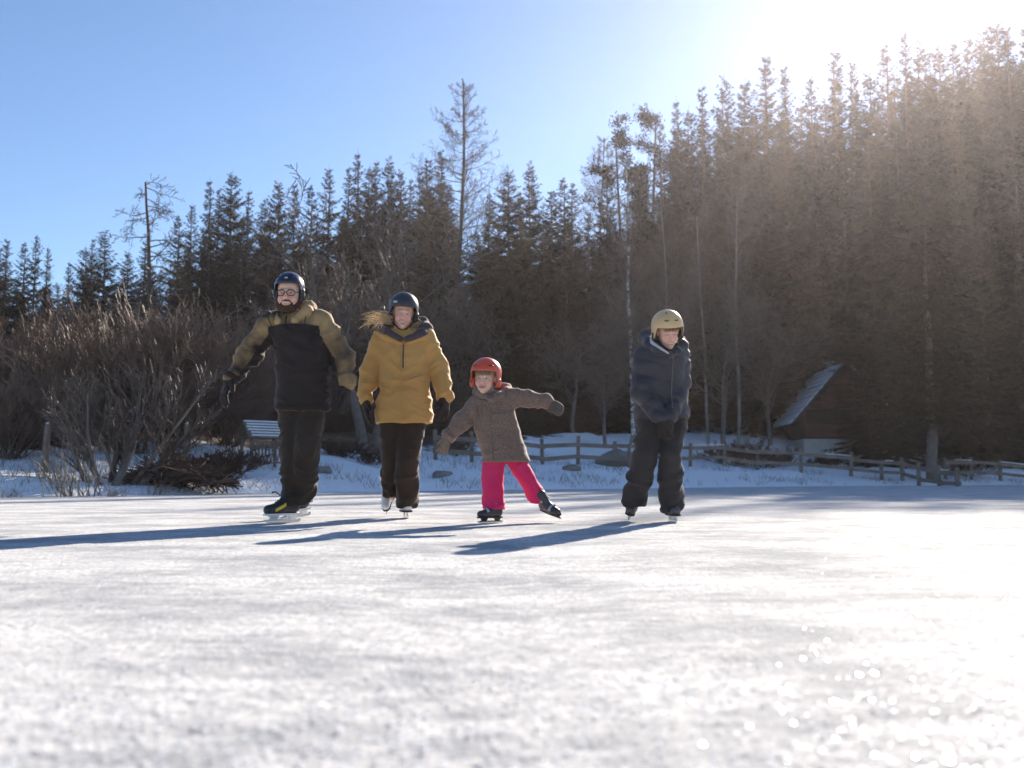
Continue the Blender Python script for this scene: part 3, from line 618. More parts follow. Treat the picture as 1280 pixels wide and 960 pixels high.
def rock(px, Yd, s, label, seed, sq=(1, .8, .7)):
    x = (px - 640) / F_PX * Yd; u = np.linspace(0, math.pi, 15); v = np.arange(22) * 2 * math.pi / 22
    V = np.array([(math.sin(a) * math.cos(b), math.sin(a) * math.sin(b), math.cos(a)) for a in u for b in v]); V = V * (1 + .45 * fbm(V * 1.4 + seed * 3.3, seed) + .18 * fbm(V * 4, seed + 4))[:, None] * np.array(sq) * s
    Q = [[i * 22 + j, (i + 1) * 22 + j, (i + 1) * 22 + (j + 1) % 22, i * 22 + (j + 1) % 22] for i in range(14) for j in range(22)]
    o = mk('boulder', V, Q, M['rock'], None, True); o.location = (x, Yd, tz(x, Yd) + .25 * s); return tag(o, label, 'rock', 'stones on the shore')
rock(772, 39.5, .62, 'large grey boulder behind the fence left of the boy', 1, (1.3, .9, .75))
rock(160, 16.6, .12, 'small dark stone at the ice edge below the willow bush', 2)
rock(402, 25.5, .2, 'stone at the ice edge right of the man', 4, (1.5, .9, .55))
rock(552, 29, .2, 'stone on the bank between the woman and the girl', 6, (1.5, 1, .6))
rock(715, 33.5, .2, 'stone on the bank right of the kicked out skate', 7, (1.6, 1, .6))
def brush_pile(px, Yd, w, h, n, label, seed):
    x = (px - 640) / F_PX * Yd; r = np.random.default_rng(seed); m = MB(); o = empty('brush_pile', (x, Yd, tz(x, Yd)), 0, label, 'brush pile')
    a = np.c_[r.uniform(-w, w, n), r.normal(0, .35, n), np.zeros(n)]; a[:, 2] = h * (1 - (a[:, 0] / w) ** 2) * r.random(n) ** .7 + .03
    d = np.c_[r.normal(0, 1, n), r.normal(0, .5, n), r.normal(.05, .22, n)]; d /= np.linalg.norm(d, axis=1, keepdims=True); L_ = r.uniform(.3, .95, n)[:, None]
    V, Q = seg_mesh(a - d * L_ / 2, a + d * L_ / 2, r.uniform(.008, .022, n), np.full(n, .005)); mk('branches', V, Q, M['twig_red'], o)['kind'] = 'stuff'
brush_pile(222, 20.2, 1.0, .38, 800, 'dark pile of cut branches between the willow bush and the man', 5)
# ------------------------------------------------------------------ people: blended distance fields meshed with surface nets
def surface_nets(D, xs, ys, zs):
    S = D < 0; nx, ny, nz = D.shape
    c = [S[i:nx - 1 + i, j:ny - 1 + j, k:nz - 1 + k] for i in (0, 1) for j in (0, 1) for k in (0, 1)]
    tot = sum(a.astype(np.int8) for a in c); act = (tot > 0) & (tot < 8); I, J, K = np.nonzero(act)
    idm = -np.ones(act.shape, np.int64); idm[I, J, K] = np.arange(len(I))
    acc = np.zeros((len(I), 3)); cnt = np.zeros(len(I)); ax = (xs, ys, zs)
    off = [(i, j, k) for i in (0, 1) for j in (0, 1) for k in (0, 1)]
    for a in range(8):
        for d in range(3):
            oa = off[a]
            if oa[d]: continue
            ob = list(oa); ob[d] = 1
            da = D[I + oa[0], J + oa[1], K + oa[2]]; db = D[I + ob[0], J + ob[1], K + ob[2]]
            m = (da < 0) != (db < 0); t = np.where(m, da / np.where(da == db, 1, da - db), 0)
            pa = np.stack([xs[I + oa[0]], ys[J + oa[1]], zs[K + oa[2]]], 1); pb = np.stack([xs[I + ob[0]], ys[J + ob[1]], zs[K + ob[2]]], 1)
            acc += m[:, None] * (pa + (pb - pa) * t[:, None]); cnt += m
    V = acc / cnt[:, None]; Q = []
    for d in range(3):
        sl = [slice(None)] * 3; sl2 = [slice(None)] * 3; sl[d] = slice(0, -1); sl2[d] = slice(1, None)
        A, B = S[tuple(sl)], S[tuple(sl2)]; i, j, k = np.nonzero(A != B); e = [1, 1, 1]; e[d] = 0
        ok = np.ones(len(i), bool)
        for q, (v, n_) in enumerate(((i, nx), (j, ny), (k, nz))):
            if q != d: ok &= (v > 0) & (v < n_ - 1)
        i, j, k = i[ok], j[ok], k[ok]; f = A[i, j, k]
        o1, o2 = [(0, 1, 0), (0, 0, 1)] if d == 0 else ([(0, 0, 1), (1, 0, 0)] if d == 1 else [(1, 0, 0), (0, 1, 0)])
        g = lambda s1, s2: idm[i - s1 * o1[0] - s2 * o2[0], j - s1 * o1[1] - s2 * o2[1], k - s1 * o1[2] - s2 * o2[2]]
        q = np.stack([g(1, 1), g(0, 1), g(0, 0), g(1, 0)], 1); q[~f] = q[~f][:, ::-1]; Q.append(q)
    Q = np.concatenate(Q); return V, Q[(Q >= 0).all(1)]
class SDF:
    def __init__(s, xs, ys, zs):
        s.a = [np.asarray(v, np.float32) for v in (xs, ys, zs)]; s.D = np.full([len(v) for v in s.a], 1., np.float32)
    def _sub(s, lo, hi):
        sl = []; P = []
        for a, l, h in zip(s.a, lo, hi):
            i0 = int(np.searchsorted(a, l)); i1 = int(np.searchsorted(a, h)); sl.append(slice(i0, i1)); P.append(a[i0:i1])
        return tuple(sl), P[0][:, None, None], P[1][None, :, None], P[2][None, None, :]
    def op(s, f, lo, hi, k=.02, mode='u'):
        pad = k + .03; sl, X, Y, Z = s._sub(np.asarray(lo) - pad, np.asarray(hi) + pad); A = s.D[sl]
        if A.size == 0: return s
        d = f(X, Y, Z)
        if mode == 'u': h = np.clip(.5 + .5 * (A - d) / k, 0, 1); s.D[sl] = A * (1 - h) + d * h - k * h * (1 - h)
        else: d = -d; h = np.clip(.5 - .5 * (A - d) / k, 0, 1); s.D[sl] = A * (1 - h) + d * h + k * h * (1 - h)
        return s
    def cone(s, a, b, ra, rb, k=.02, mode='u'):
        a, b = np.asarray(a, float), np.asarray(b, float); ba = b - a; l2 = float(ba @ ba) + 1e-9; r = max(ra, rb)
        def f(X, Y, Z):
            px, py, pz = X - a[0], Y - a[1], Z - a[2]; t = np.clip((px * ba[0] + py * ba[1] + pz * ba[2]) / l2, 0, 1)
            return np.sqrt((px - t * ba[0]) ** 2 + (py - t * ba[1]) ** 2 + (pz - t * ba[2]) ** 2) - (ra + (rb - ra) * t)
        return s.op(f, np.minimum(a, b) - r, np.maximum(a, b) + r, k, mode)
    def ball(s, c, r, k=.02, mode='u'): return s.cone(c, np.asarray(c, float) + [0, 0, 1e-4], r, r, k, mode)
    def chain(s, P, r, k=.02):
        for i in range(len(P) - 1): s.cone(P[i], P[i + 1], r[i], r[i + 1], k)
        return s
    def ell(s, c, r, Mx=None, k=.02, mode='u'):
        c = np.asarray(c, float); r = np.asarray(r, float); Mi = np.eye(3) if Mx is None else np.asarray(Mx).T; m = r.max()
        def f(X, Y, Z):
            px, py, pz = X - c[0], Y - c[1], Z - c[2]; q = [(Mi[i, 0] * px + Mi[i, 1] * py + Mi[i, 2] * pz) for i in range(3)]
            k0 = np.sqrt(sum((q[i] / r[i]) ** 2 for i in range(3))); k1 = np.sqrt(sum((q[i] / r[i] ** 2) ** 2 for i in range(3))) + 1e-6
            return k0 * (k0 - 1) / k1
        return s.op(f, c - m, c + m, k, mode)
    def loft(s, sec, k=.03, e=2.4, mode='u', end=.012):
        """sec: rows (z, cx, cy, rx, ry)"""
        q = np.array(sorted(sec)); z0, z1 = q[0, 0], q[-1, 0]
        zf = np.linspace(z0, z1, 200); w = np.array([np.interp(zf, q[:, 0], q[:, i]) for i in range(1, 5)])
        ker = np.hanning(15); ker /= ker.sum(); w = np.array([np.convolve(np.pad(v, 7, 'edge'), ker, 'valid') for v in w])
        def f(X, Y, Z):
            zz = np.clip(Z, z0, z1); cx, cy_, rx, ry = [np.interp(zz, zf, v) for v in w]
            d = ((np.abs((X - cx) / rx) ** e + np.abs((Y - cy_) / ry) ** e) ** (1 / e) - 1) * np.minimum(rx, ry) * .95
            return np.maximum(d, np.maximum(z0 - Z, Z - z1)) + 0 * X
        lo = [(q[:, 1] - q[:, 3]).min(), (q[:, 2] - q[:, 4]).min(), z0]; hi = [(q[:, 1] + q[:, 3]).max(), (q[:, 2] + q[:, 4]).max(), z1]
        return s.op(f, lo, hi, k, mode)
    def mesh(s): return surface_nets(s.D, *[a.astype(float) for a in s.a])
def grid(lo, hi, h): return [np.arange(l, u + h, h) for l, u in zip(lo, hi)]
def vnormals(V, Q):
    n = np.cross(V[Q[:, 2]] - V[Q[:, 0]], V[Q[:, 3]] - V[Q[:, 1]]); N = np.zeros_like(V)
    for i in range(4): np.add.at(N, Q[:, i], n)
    return N / (np.linalg.norm(N, axis=1, keepdims=True) + 1e-12)
def folds(V, Q, bones, amp, f1=17, f2=5, seed=0):
    """cloth folds running across the nearest limb; bones: (a, b, amplitude factor)"""
    N = vnormals(V, Q); num = np.zeros(len(V)); den = np.zeros(len(V)) + 1e-9
    for i, (a, b, am) in enumerate(bones):
        a = np.asarray(a, float); b = np.asarray(b, float); t = nrm(b - a); u = (V - a) @ t; L_ = np.linalg.norm(b - a); uc = np.clip(u, 0, L_)
        dist = np.linalg.norm(V - a - uc[:, None] * t, axis=1); w = np.exp(-dist / .025)
        q = V - u[:, None] * t; C = q * f2 + (u * f1)[:, None] * np.array([.6, .5, .62]) + 3.7 * i
        C = C + .6 * vnoise(V * 7, seed + 50)[:, None]
        nz = 1 - 2 * np.abs(vnoise(C, seed)) ** .8; nz = nz + .45 * vnoise(C * 2.3, seed + 3)
        num += w * nz * am; den += w
    return V + N * (amp * num / den)[:, None]
def rotm(rx=0, ry=0, rz=0): return np.array(Euler((R(rx), R(ry), R(rz)), 'XYZ').to_matrix())

SKIN = np.array([.74, .46, .34])
def head_fields(F, T, s, smile=.5, k=1., full=1.):
    """T: head-local -> person coordinates; full widens cheeks (children)"""
    c = lambda *p: T(np.array(p)); Mx = T.M
    F.ell(c(0, .012, .035), np.array([.076, .095, .087]) * s, Mx, .02)
    F.ell(c(0, -.020, -.040), np.array([.060 * full, .068, .078]) * s, Mx, .03 * s)
    F.ball(c(0, -.070, -.098), .019 * s, .03 * s)
    for x in (-1, 1):
        F.ball(c(x * .036 * full, -.060, -.040), .024 * s, .02 * s)
        F.cone(c(x * .012, -.090, .020), c(x * .046, -.076, .020), .009 * s, .008 * s, .012 * s)
        F.ball(c(x * .031, -.100, .000), .015 * s, .012 * s, 's')
        F.ball(c(x * .031, -.0795, -.001), .0125 * s, .003 * s)
        F.cone(c(x * .018, -.086, .0075), c(x * .044, -.080, .006), .005 * s, .004 * s, .004 * s)
        F.ball(c(x * .0105, -.098, -.036), .0075 * s, .006 * s)
        F.ell(c(x * .079, .012, -.010), np.array([.010, .020, .031]) * s, Mx, .008 * s)
    F.cone(c(0, -.090, .006), c(0, -.107, -.030), .0075 * s, .0115 * s, .012 * s)
    w = .022 + .008 * smile; up = .012 * smile
    F.ell(c(0, -.090, -.066), np.array([.030, .016, .018]) * s, Mx, .012 * s)
    for x in (-1, 1):
        F.cone(c(0, -.1045, -.0615), c(x * w, -.091, -.062 + up * .8), .0042 * s, .003 * s, .004 * s)
        F.cone(c(0, -.1035, -.0745), c(x * w * .9, -.090, -.064 + up * .7), .0052 * s, .0032 * s, .004 * s)
    if smile > .3: F.ell(c(0, -.110, -.067), np.array([w * .8, .010, .0055]) * s, Mx, .003 * s, 's')
    F.cone(c(0, .022, -.06), c(0, .042, -.17), .052 * s, .056 * s, .03 * s)
def face_colour(L, smile, brow, iris, rosy=1.0, lid=1.0):
    """L: head-local positions at unit scale"""
    n = len(L); C = np.tile(SKIN, (n, 1)); x, y, z = np.abs(L[:, 0]), L[:, 1], L[:, 2]; fr = y < -.03
    def mixin(w, col): C[:] = C * (1 - w[:, None]) + np.array(col) * w[:, None]
    g = lambda dx, dz, r: np.exp(-(dx ** 2 + dz ** 2) / r ** 2) * fr
    mixin(.55 * rosy * g(x - .038, z + .038, .024), (.76, .30, .23)); mixin(.5 * rosy * g(x, z + .03, .016), (.76, .32, .25))
    mixin(.35 * g(x - .031, z + .004, .020), (.42, .22, .16))
    w, up = .022 + .008 * smile, .012 * smile; tx = np.clip(x / w, 0, 1.3); zm = -.068 + up * tx ** 2 * .85
    dz = z - zm; inm = fr & (x < w * 1.05) & (y < -.075)
    lip = inm & (np.abs(dz) < .0105 * (1.15 - .6 * tx)); mixin(lip * .85, (.46, .12, .10))
    if smile > .3:
        op = inm & (np.abs(dz - .001) < .0052 * (1.1 - .8 * tx)); mixin(op * 1., (.62, .55, .48)); mixin((op & (dz < -.0035)) * .8, (.12, .04, .04))
    else: mixin((inm & (np.abs(dz) < .0018)) * .8, (.18, .06, .05))
    ex = np.hypot((x - .031) / .0125, (z + .001 + .003 * (1 - lid)) / (.0050 * lid)); eye = fr & (ex < 1) & (y < -.07); mixin(eye * 1., (.50, .46, .44))
    mixin((eye & (np.hypot(x - .030, z + .001) < .0058)) * 1., iris); mixin((fr & (ex > .85) & (ex < 1.28 + .5 * (1 - lid)) & (z > -.001 - .003 * (1 - lid)) & (y < -.07)) * .7, (.09, .05, .035))
    bz = z - (.021 - .35 * np.clip(x - .03, 0, 1)); mixin((fr & (np.abs(bz) < .0045) & (x > .014) & (x < .050)) * .75, brow)
    return C
class Frame:
    def __init__(s, org, Mx, sc): s.o, s.M, s.s = np.asarray(org, float), Mx, sc
    def __call__(s, p): return s.o + s.s * (np.asarray(p, float) @ s.M.T)
    def inv(s, p): return ((np.asarray(p) - s.o) @ s.M) / s.s
M['skin'] = mat('skin', (.6, .36, .27), .5, attr='Col', spec=.4, sss=.12)

def helmet(par, T, rad, edge, m, name='helmet', vents=(), liner='black_plastic', pads=True, strap='black_cloth', tilt=0):
    a, b_, c_ = rad; zf, zs_, zb = edge; nA, nU = 72, 22; C0 = np.array([0, .012, .045])
    rt = rotm(tilt, 0, 0)
    ph = np.arange(nA) * 2 * math.pi / nA; cf = np.cos(ph)
    sm = lambda t: np.clip(t, 0, 1) ** 2 * (3 - 2 * np.clip(t, 0, 1))
    ze = np.where(cf > 0, zs_ + (zf - zs_) * sm((cf - .30) / .32), zs_ + (zb - zs_) * sm((-cf - .1) / .5))
    the = np.arccos(np.clip((ze - C0[2]) / c_, -.75, .98))
    def shell(k):
        V = []
        for u in np.linspace(0.0, 1, nU):
            th = np.maximum(the * u, .002); sn = np.sin(np.minimum(th, 1.72))
            V.append(np.stack([a * k * sn * np.sin(ph), -b_ * k * sn * np.cos(ph), c_ * k * np.cos(th) + (1 - k) * -.0], 1))
        V = np.concatenate(V); return V @ rt.T + C0
    V = np.concatenate([shell(1), shell(.90)]); n0 = nA * nU; Q = []
    for u in range(nU - 1):
        for j in range(nA):
            k = (j + 1) % nA; A = [u * nA + j, (u + 1) * nA + j, (u + 1) * nA + k, u * nA + k]; Q.append(A); Q.append([n0 + q for q in A[::-1]])
    e = (nU - 1) * nA
    for j in range(nA): k = (j + 1) % nA; Q.append([e + j, n0 + e + j, n0 + e + k, e + k])
    h = mk(name, T(V), Q, m, par, True)
    # rim band
    rim = MB(); ring = T(shell(.975)[e:e + nA]); rim.tube(np.concatenate([ring, ring[:2]]), .0035, 6, False); rim.build('rim', M[liner], h, True)
    def onsurf(phi, th, k=1.004): sn = math.sin(th); return (np.array([a * k * sn * math.sin(phi), -b_ * k * sn * math.cos(phi), c_ * k * math.cos(th)]) @ rt.T) + C0
    for (p0, t0, p1, t1, w) in vents:
        mb = MB(); mb.tube(T(np.array([onsurf(p0 + (p1 - p0) * q, t0 + (t1 - t0) * q) for q in np.linspace(0, 1, 6)])), w, 6); mb.build('vent', M['black_plastic'], h, True)
    if pads:
        for sgn in (-1, 1):
            g = SDF(*grid(T.o - .16, T.o + .16, .006)); P = [T((sgn * a * .86, -.010, zs_ + .035)), T((sgn * a * .83, -.004, zs_ + .0)), T((sgn * a * .76, -.012, -.055))]
            g.chain(P, [.021 * T.s, .022 * T.s, .012 * T.s], .01); v, q = g.mesh(); mk('ear_pad', v, q, M[liner] if pads is True else pads, h, True)
    st = MB(); pts = [(-a * .80, -.02, -.045), (-.058, -.045, -.085), (-.03, -.062, -.113), (0, -.068, -.119), (.03, -.062, -.113), (.058, -.045, -.085), (a * .80, -.02, -.045)]
    st.tube(T(np.array(pts)), .0055, 6); st.build('chin_strap', M[strap], h, True)
    return h, onsurf
def hand(par, wrist, d, thumb, palm, s, m, name='glove', curl=20, mitten=False, cuff=None, spread=8):
    d = nrm(d); thumb = nrm(np.asarray(thumb, float) - d * np.dot(thumb, d)); n = np.cross(d, thumb); n = n if np.dot(n, palm) > 0 else -n
    wrist = np.asarray(wrist, float); pt = lambda a, b, c: wrist + s * (a * d + b * thumb + c * n)
    lo = wrist - .26 * s; F = SDF(*grid(lo, wrist + .26 * s, .0042))
    F.cone(pt(-.03, 0, 0), pt(.02, 0, 0), .038 * s, .034 * s, .02)
    for b in (-.024, 0, .024): F.cone(pt(.015, b * .8, 0), pt(.085, b * 1.15, 0), .020 * s, .020 * s, .02)
    fl = [.088, .098, .092, .072]; bs = [.036, .012, -.012, -.036]; rr = .0135 if not mitten else .0175
    for l, b, i in zip(fl, bs, range(4)):
        p = np.array([.088, b, 0.]); ang = R(curl * .5); sp = R((1.5 - i) * spread * (0 if mitten else 1)); q0 = pt(*p)
        for j, f in enumerate((.45, .32, .23)):
            v = np.array([math.cos(ang) * math.cos(sp), math.sin(sp), math.sin(ang)]) * l * f; p = p + v; q1 = pt(*p)
            F.cone(q0, q1, (rr - .0008 * j) * s, (rr - .0008 * (j + 1)) * s, .004 if not mitten else .02); q0 = q1; ang += R(curl)
    F.cone(pt(.02, .034, .005), pt(.055, .058, .014), .019 * s, .016 * s, .012); F.cone(pt(.055, .058, .014), pt(.088, .066, .026), .0155 * s, .0135 * s, .004)
    V, Q = F.mesh(); V = folds(V, Q, [(pt(-.03, 0, 0), pt(.17, 0, 0), 1)], .0016 * s, 60, 25, 3); g = mk(name, V, Q, m, par, True)
    if cuff:
        c = MB(); c.tube([pt(-.045, 0, 0), pt(-.035, 0, 0), pt(.0, 0, 0), pt(.012, 0, 0)], np.array([.040, .046, .044, .036]) * s, 16); c.build('cuff', cuff, g, True)
    return g
def skate(par, pos, rot, s, style, name='ice_skate'):
    """local: toe along -y, blade edge at z=0"""
    T = Frame(pos, rot, s); boot = {'hockey': 'boot_black', 'figure': 'boot_white', 'child': 'boot_child', 'boy': 'boot_boy'}[style]
    F = SDF(*grid(T.o - .36 * s, T.o + .36 * s, .0068)); hi = .25 if style != 'figure' else .27
    c = lambda *p: T(np.array(p))
    F.cone(c(0, .085, .105), c(0, -.03, .098), .042 * s, .044 * s, .02); F.cone(c(0, -.03, .098), c(0, -.115, .090), .046 * s, .037 * s, .02)
    F.cone(c(0, .082, .115), c(0, .070, hi), .044 * s, .052 * s, .03); F.cone(c(0, .0, .125), c(0, .045, .185), .036 * s, .044 * s, .03)
    # flat sole
    up = T.M[:, 2]; o = c(0, 0, .064)
    def cut(X, Y, Z): return (X - o[0]) * up[0] + (Y - o[1]) * up[1] + (Z - o[2]) * up[2]
    F.op(cut, T.o - .36 * s, T.o + .36 * s, .006, 's')
    V, Q = F.mesh(); Lc = T.inv(V)
    b = mk(name, V, Q, M[boot], par, True, attrs={'trim': (.016 - np.abs(Lc[:, 2] - .105 - .5 * (Lc[:, 1] + .05))) * np.where((Lc[:, 1] < .0) & (Lc[:, 1] > -.085), 1, 0) - .005})
    so_ = MB(); k = 10; t = np.linspace(0, 1, k); ol = [(w * (.036 + .006 * math.sin(q * 3.1)), .125 - .275 * q) for w in (1,) for q in t]
    V = []; 
    for z in (.052, .066):
        for w in (1, -1):
            for (x_, y_), q in zip(ol, t): V.append((w * x_ * (.5 if q > .95 else 1), y_, z))
    Q = []
    for i in range(k - 1):
        Q += [[i, i + 1, k + i + 1, k + i], [2 * k + i, 3 * k + i, 3 * k + i + 1, 2 * k + i + 1], [i, 2 * k + i, 2 * k + i + 1, i + 1], [k + i, k + i + 1, 3 * k + i + 1, 3 * k + i]]
    Q += [[0, k, 3 * k, 2 * k], [k - 1, 3 * k - 1, 4 * k - 1, 2 * k - 1]]
    so_.add(T(np.array(V)), Q); so_.build('sole', M['sole_dark'] if style != 'hockey' else M['white_plastic'], b)
    hm = {'hockey': 'white_plastic', 'figure': 'steel', 'child': 'black_plastic', 'boy': 'white_plastic'}[style]
    hd = MB()
    for (y0, y1, y2, y3) in ((.115, .045, .10, .06), (-.035, -.11, -.05, -.10)):
        w = .018 if style != 'figure' else .008; v = .009 if style != 'figure' else .004
        P = [(-v, y2, .022), (v, y2, .022), (v, y3, .022), (-v, y3, .022), (-w, y0, .053), (w, y0, .053), (w, y1, .053), (-w, y1, .053)]
        hd.hexa(T(np.array(P))[[3, 2, 1, 0, 7, 6, 5, 4]])
        if style == 'figure': hd.build('blade_holder', M[hm], b); hd = MB()
    P = np.array([(-.007, .135, .016), (.007, .135, .016), (.007, -.135, .016), (-.007, -.135, .016), (-.007, .12, .027), (.007, .12, .027), (.007, -.12, .027), (-.007, -.12, .027)])
    if style != 'figure': hd.hexa(T(P)[[3, 2, 1, 0, 7, 6, 5, 4]]); hd.build('blade_holder', M[hm], b)
    bl = MB(); yb = np.array([.150, .13, .0, -.12, -.148, -.158]); zb = np.array([.010, .001, 0, .002, .010, .022]); n_ = len(yb)
    V = np.concatenate([np.c_[np.full(n_, x_), yb, z_] for x_ in (-.0022, .0022) for z_ in (zb, np.full(n_, .026))])
    Q = []
    for i in range(n_ - 1): Q += [[i, i + 1, n_ + i + 1, n_ + i], [2 * n_ + i, 3 * n_ + i, 3 * n_ + i + 1, 2 * n_ + i + 1], [i, 2 * n_ + i, 2 * n_ + i + 1, i + 1], [n_ + i, n_ + i + 1, 3 * n_ + i + 1, 3 * n_ + i]]
    Q += [[0, n_, 3 * n_, 2 * n_], [n_ - 1, 3 * n_ - 1, 4 * n_ - 1, 2 * n_ - 1]]; bl.add(T(V), Q); bl.build('blade', M['steel'], b)
    lc = MB()
    for i in range(5):
        q = i / 4; y_ = -.055 + .075 * q; z_ = .142 + .045 * q
        lc.tube(T(np.array([(-.022, y_ + .005, z_ - .006), (0, y_ - .006, z_ + .006), (.022, y_ + .005, z_ - .006)])), .003, 5)
    if style == 'hockey':
        lc.tube(T(np.array([(-.02, -.01, .19), (-.06, -.02, .215), (-.10, -.02, .212), (-.115, -.01, .205)])), .005, 5)
    lc.build('laces', M['lace_white'] if style in ('figure',) else M['black_cloth'], b)
    if style == 'child':
        for (y_, z_, w) in ((-.05, .115, .05), (.035, .19, .052)):
            sb = MB(); th = np.linspace(-1.3, 1.3, 9); sb.tube(T(np.c_[w * np.sin(th), y_ + 0 * th, z_ + (w * .75) * np.cos(th) - .012]), .010, 6); sb.build('strap', M['silver_cloth'], b, True)
    return b
M['boot_black'] = mat('boot_black', (.03, .03, .033), .45, alt=('trim', (.75, .55, .03)), spec=.45)
M['boot_white'] = mat('boot_white', (.74, .73, .72), .4, (14, (.66, .65, .65)), spec=.45)
M['boot_child'] = mat('boot_child', (.035, .032, .035), .45, (14, (.06, .055, .06)), spec=.45)
M['boot_boy'] = mat('boot_boy', (.045, .04, .042), .45, (14, (.10, .095, .10)), spec=.45)
M['sole_dark'] = mat('sole_dark', (.03, .022, .02), .6)
M['lace_white'] = mat('lace_white', (.7, .7, .7), .8)

def body_mesh(root, T, spine, arms, legs, smile, brow, iris, lid=1., full=1., rosy=1.):
    """one continuous body under the clothes; grid is fine at the head and coarse below"""
    hc = T.o; allp = np.concatenate([np.array(spine), np.concatenate([np.array(a) for a in arms]), np.concatenate([np.array(l) for l in legs])])
    lo, hi = np.minimum(allp.min(0), hc) - .12, np.maximum(allp.max(0), hc) + .12; ax = []
    for i in range(3):
        r0 = .135 * T.s; a = np.concatenate([np.arange(lo[i], hc[i] - r0, .016), np.arange(hc[i] - r0, hc[i] + r0, .0030), np.arange(hc[i] + r0 + .001, hi[i] + .016, .016)]); ax.append(np.unique(np.round(a, 5)))
    F = SDF(*ax); head_fields(F, T, T.s, smile, full=full)
    w = np.linalg.norm(np.array(arms[0][0]) - np.array(arms[1][0])) / 2
    F.cone(T((0, .042, -.16)), spine[1], .055 * T.s, .07, .05)
    bs_ = .55 if w < .16 else .8
    F.chain(spine[1:], [.10 * bs_ + .01] * (len(spine) - 1), .04)
    for a in arms:
        F.cone(spine[1], a[0], .06 * bs_, .045 * bs_, .05); F.chain(a, [.045, .036, .026, .022][:len(a)], .02)
    for l in legs:
        F.cone(spine[-1], l[0], .08 * bs_, .06 * bs_, .03); F.chain(l, [.06 * bs_, .036 * bs_, .03 * bs_], .02)
    V, Q = F.mesh(); L_ = T.inv(V); C = face_colour(L_, smile, brow, iris, rosy, lid)
    me = mesh_data('person', V, Q, M['skin'], True, attrs={'Col': C})
    return me
def person(Yd, gx_, label, build):
    base = np.array([(gx_ - 640) / F_PX * Yd, Yd, 0.]); P = lambda px, py, dy=0.: at(px, py, Yd + dy) - base
    return base, P
def secs(P, rows):
    out = []
    for (l, r_, py, dy, ry) in rows:
        a, b = P(l, py, dy), P(r_, py, dy); out.append((a[2], (a[0] + b[0]) / 2, dy, (b[0] - a[0]) / 2, ry))
    return out
def ribbon(name, pts, w, par, m, n=8): mb = MB(); mb.tube(np.array(pts), w, n); return mb.build(name, m, par, True)
def on_front(V, x, z, y0=-.002, tol=.02):
    """front (-y) surface depth of a cloth mesh at (x, z)"""
    d = (V[:, 0] - x) ** 2 + (V[:, 2] - z) ** 2; k = d < tol ** 2
    return (V[k, 1].min() if k.any() else V[np.argmin(d), 1]) + y0
def front_line(V, pts, y0=-.002): return [np.array([x, on_front(V, x, z, y0), z]) for x, z in pts]

def cloth(root, name, sdf, bones, amp, m, seed, f1=17, f2=5, attr=None):
    V, Q = sdf.mesh(); V2 = folds(V, Q, bones, amp, f1, f2, seed)
    o = mk(name, V2, Q, m, root, True, attrs=attr(V2) if attr else None); return o, V2

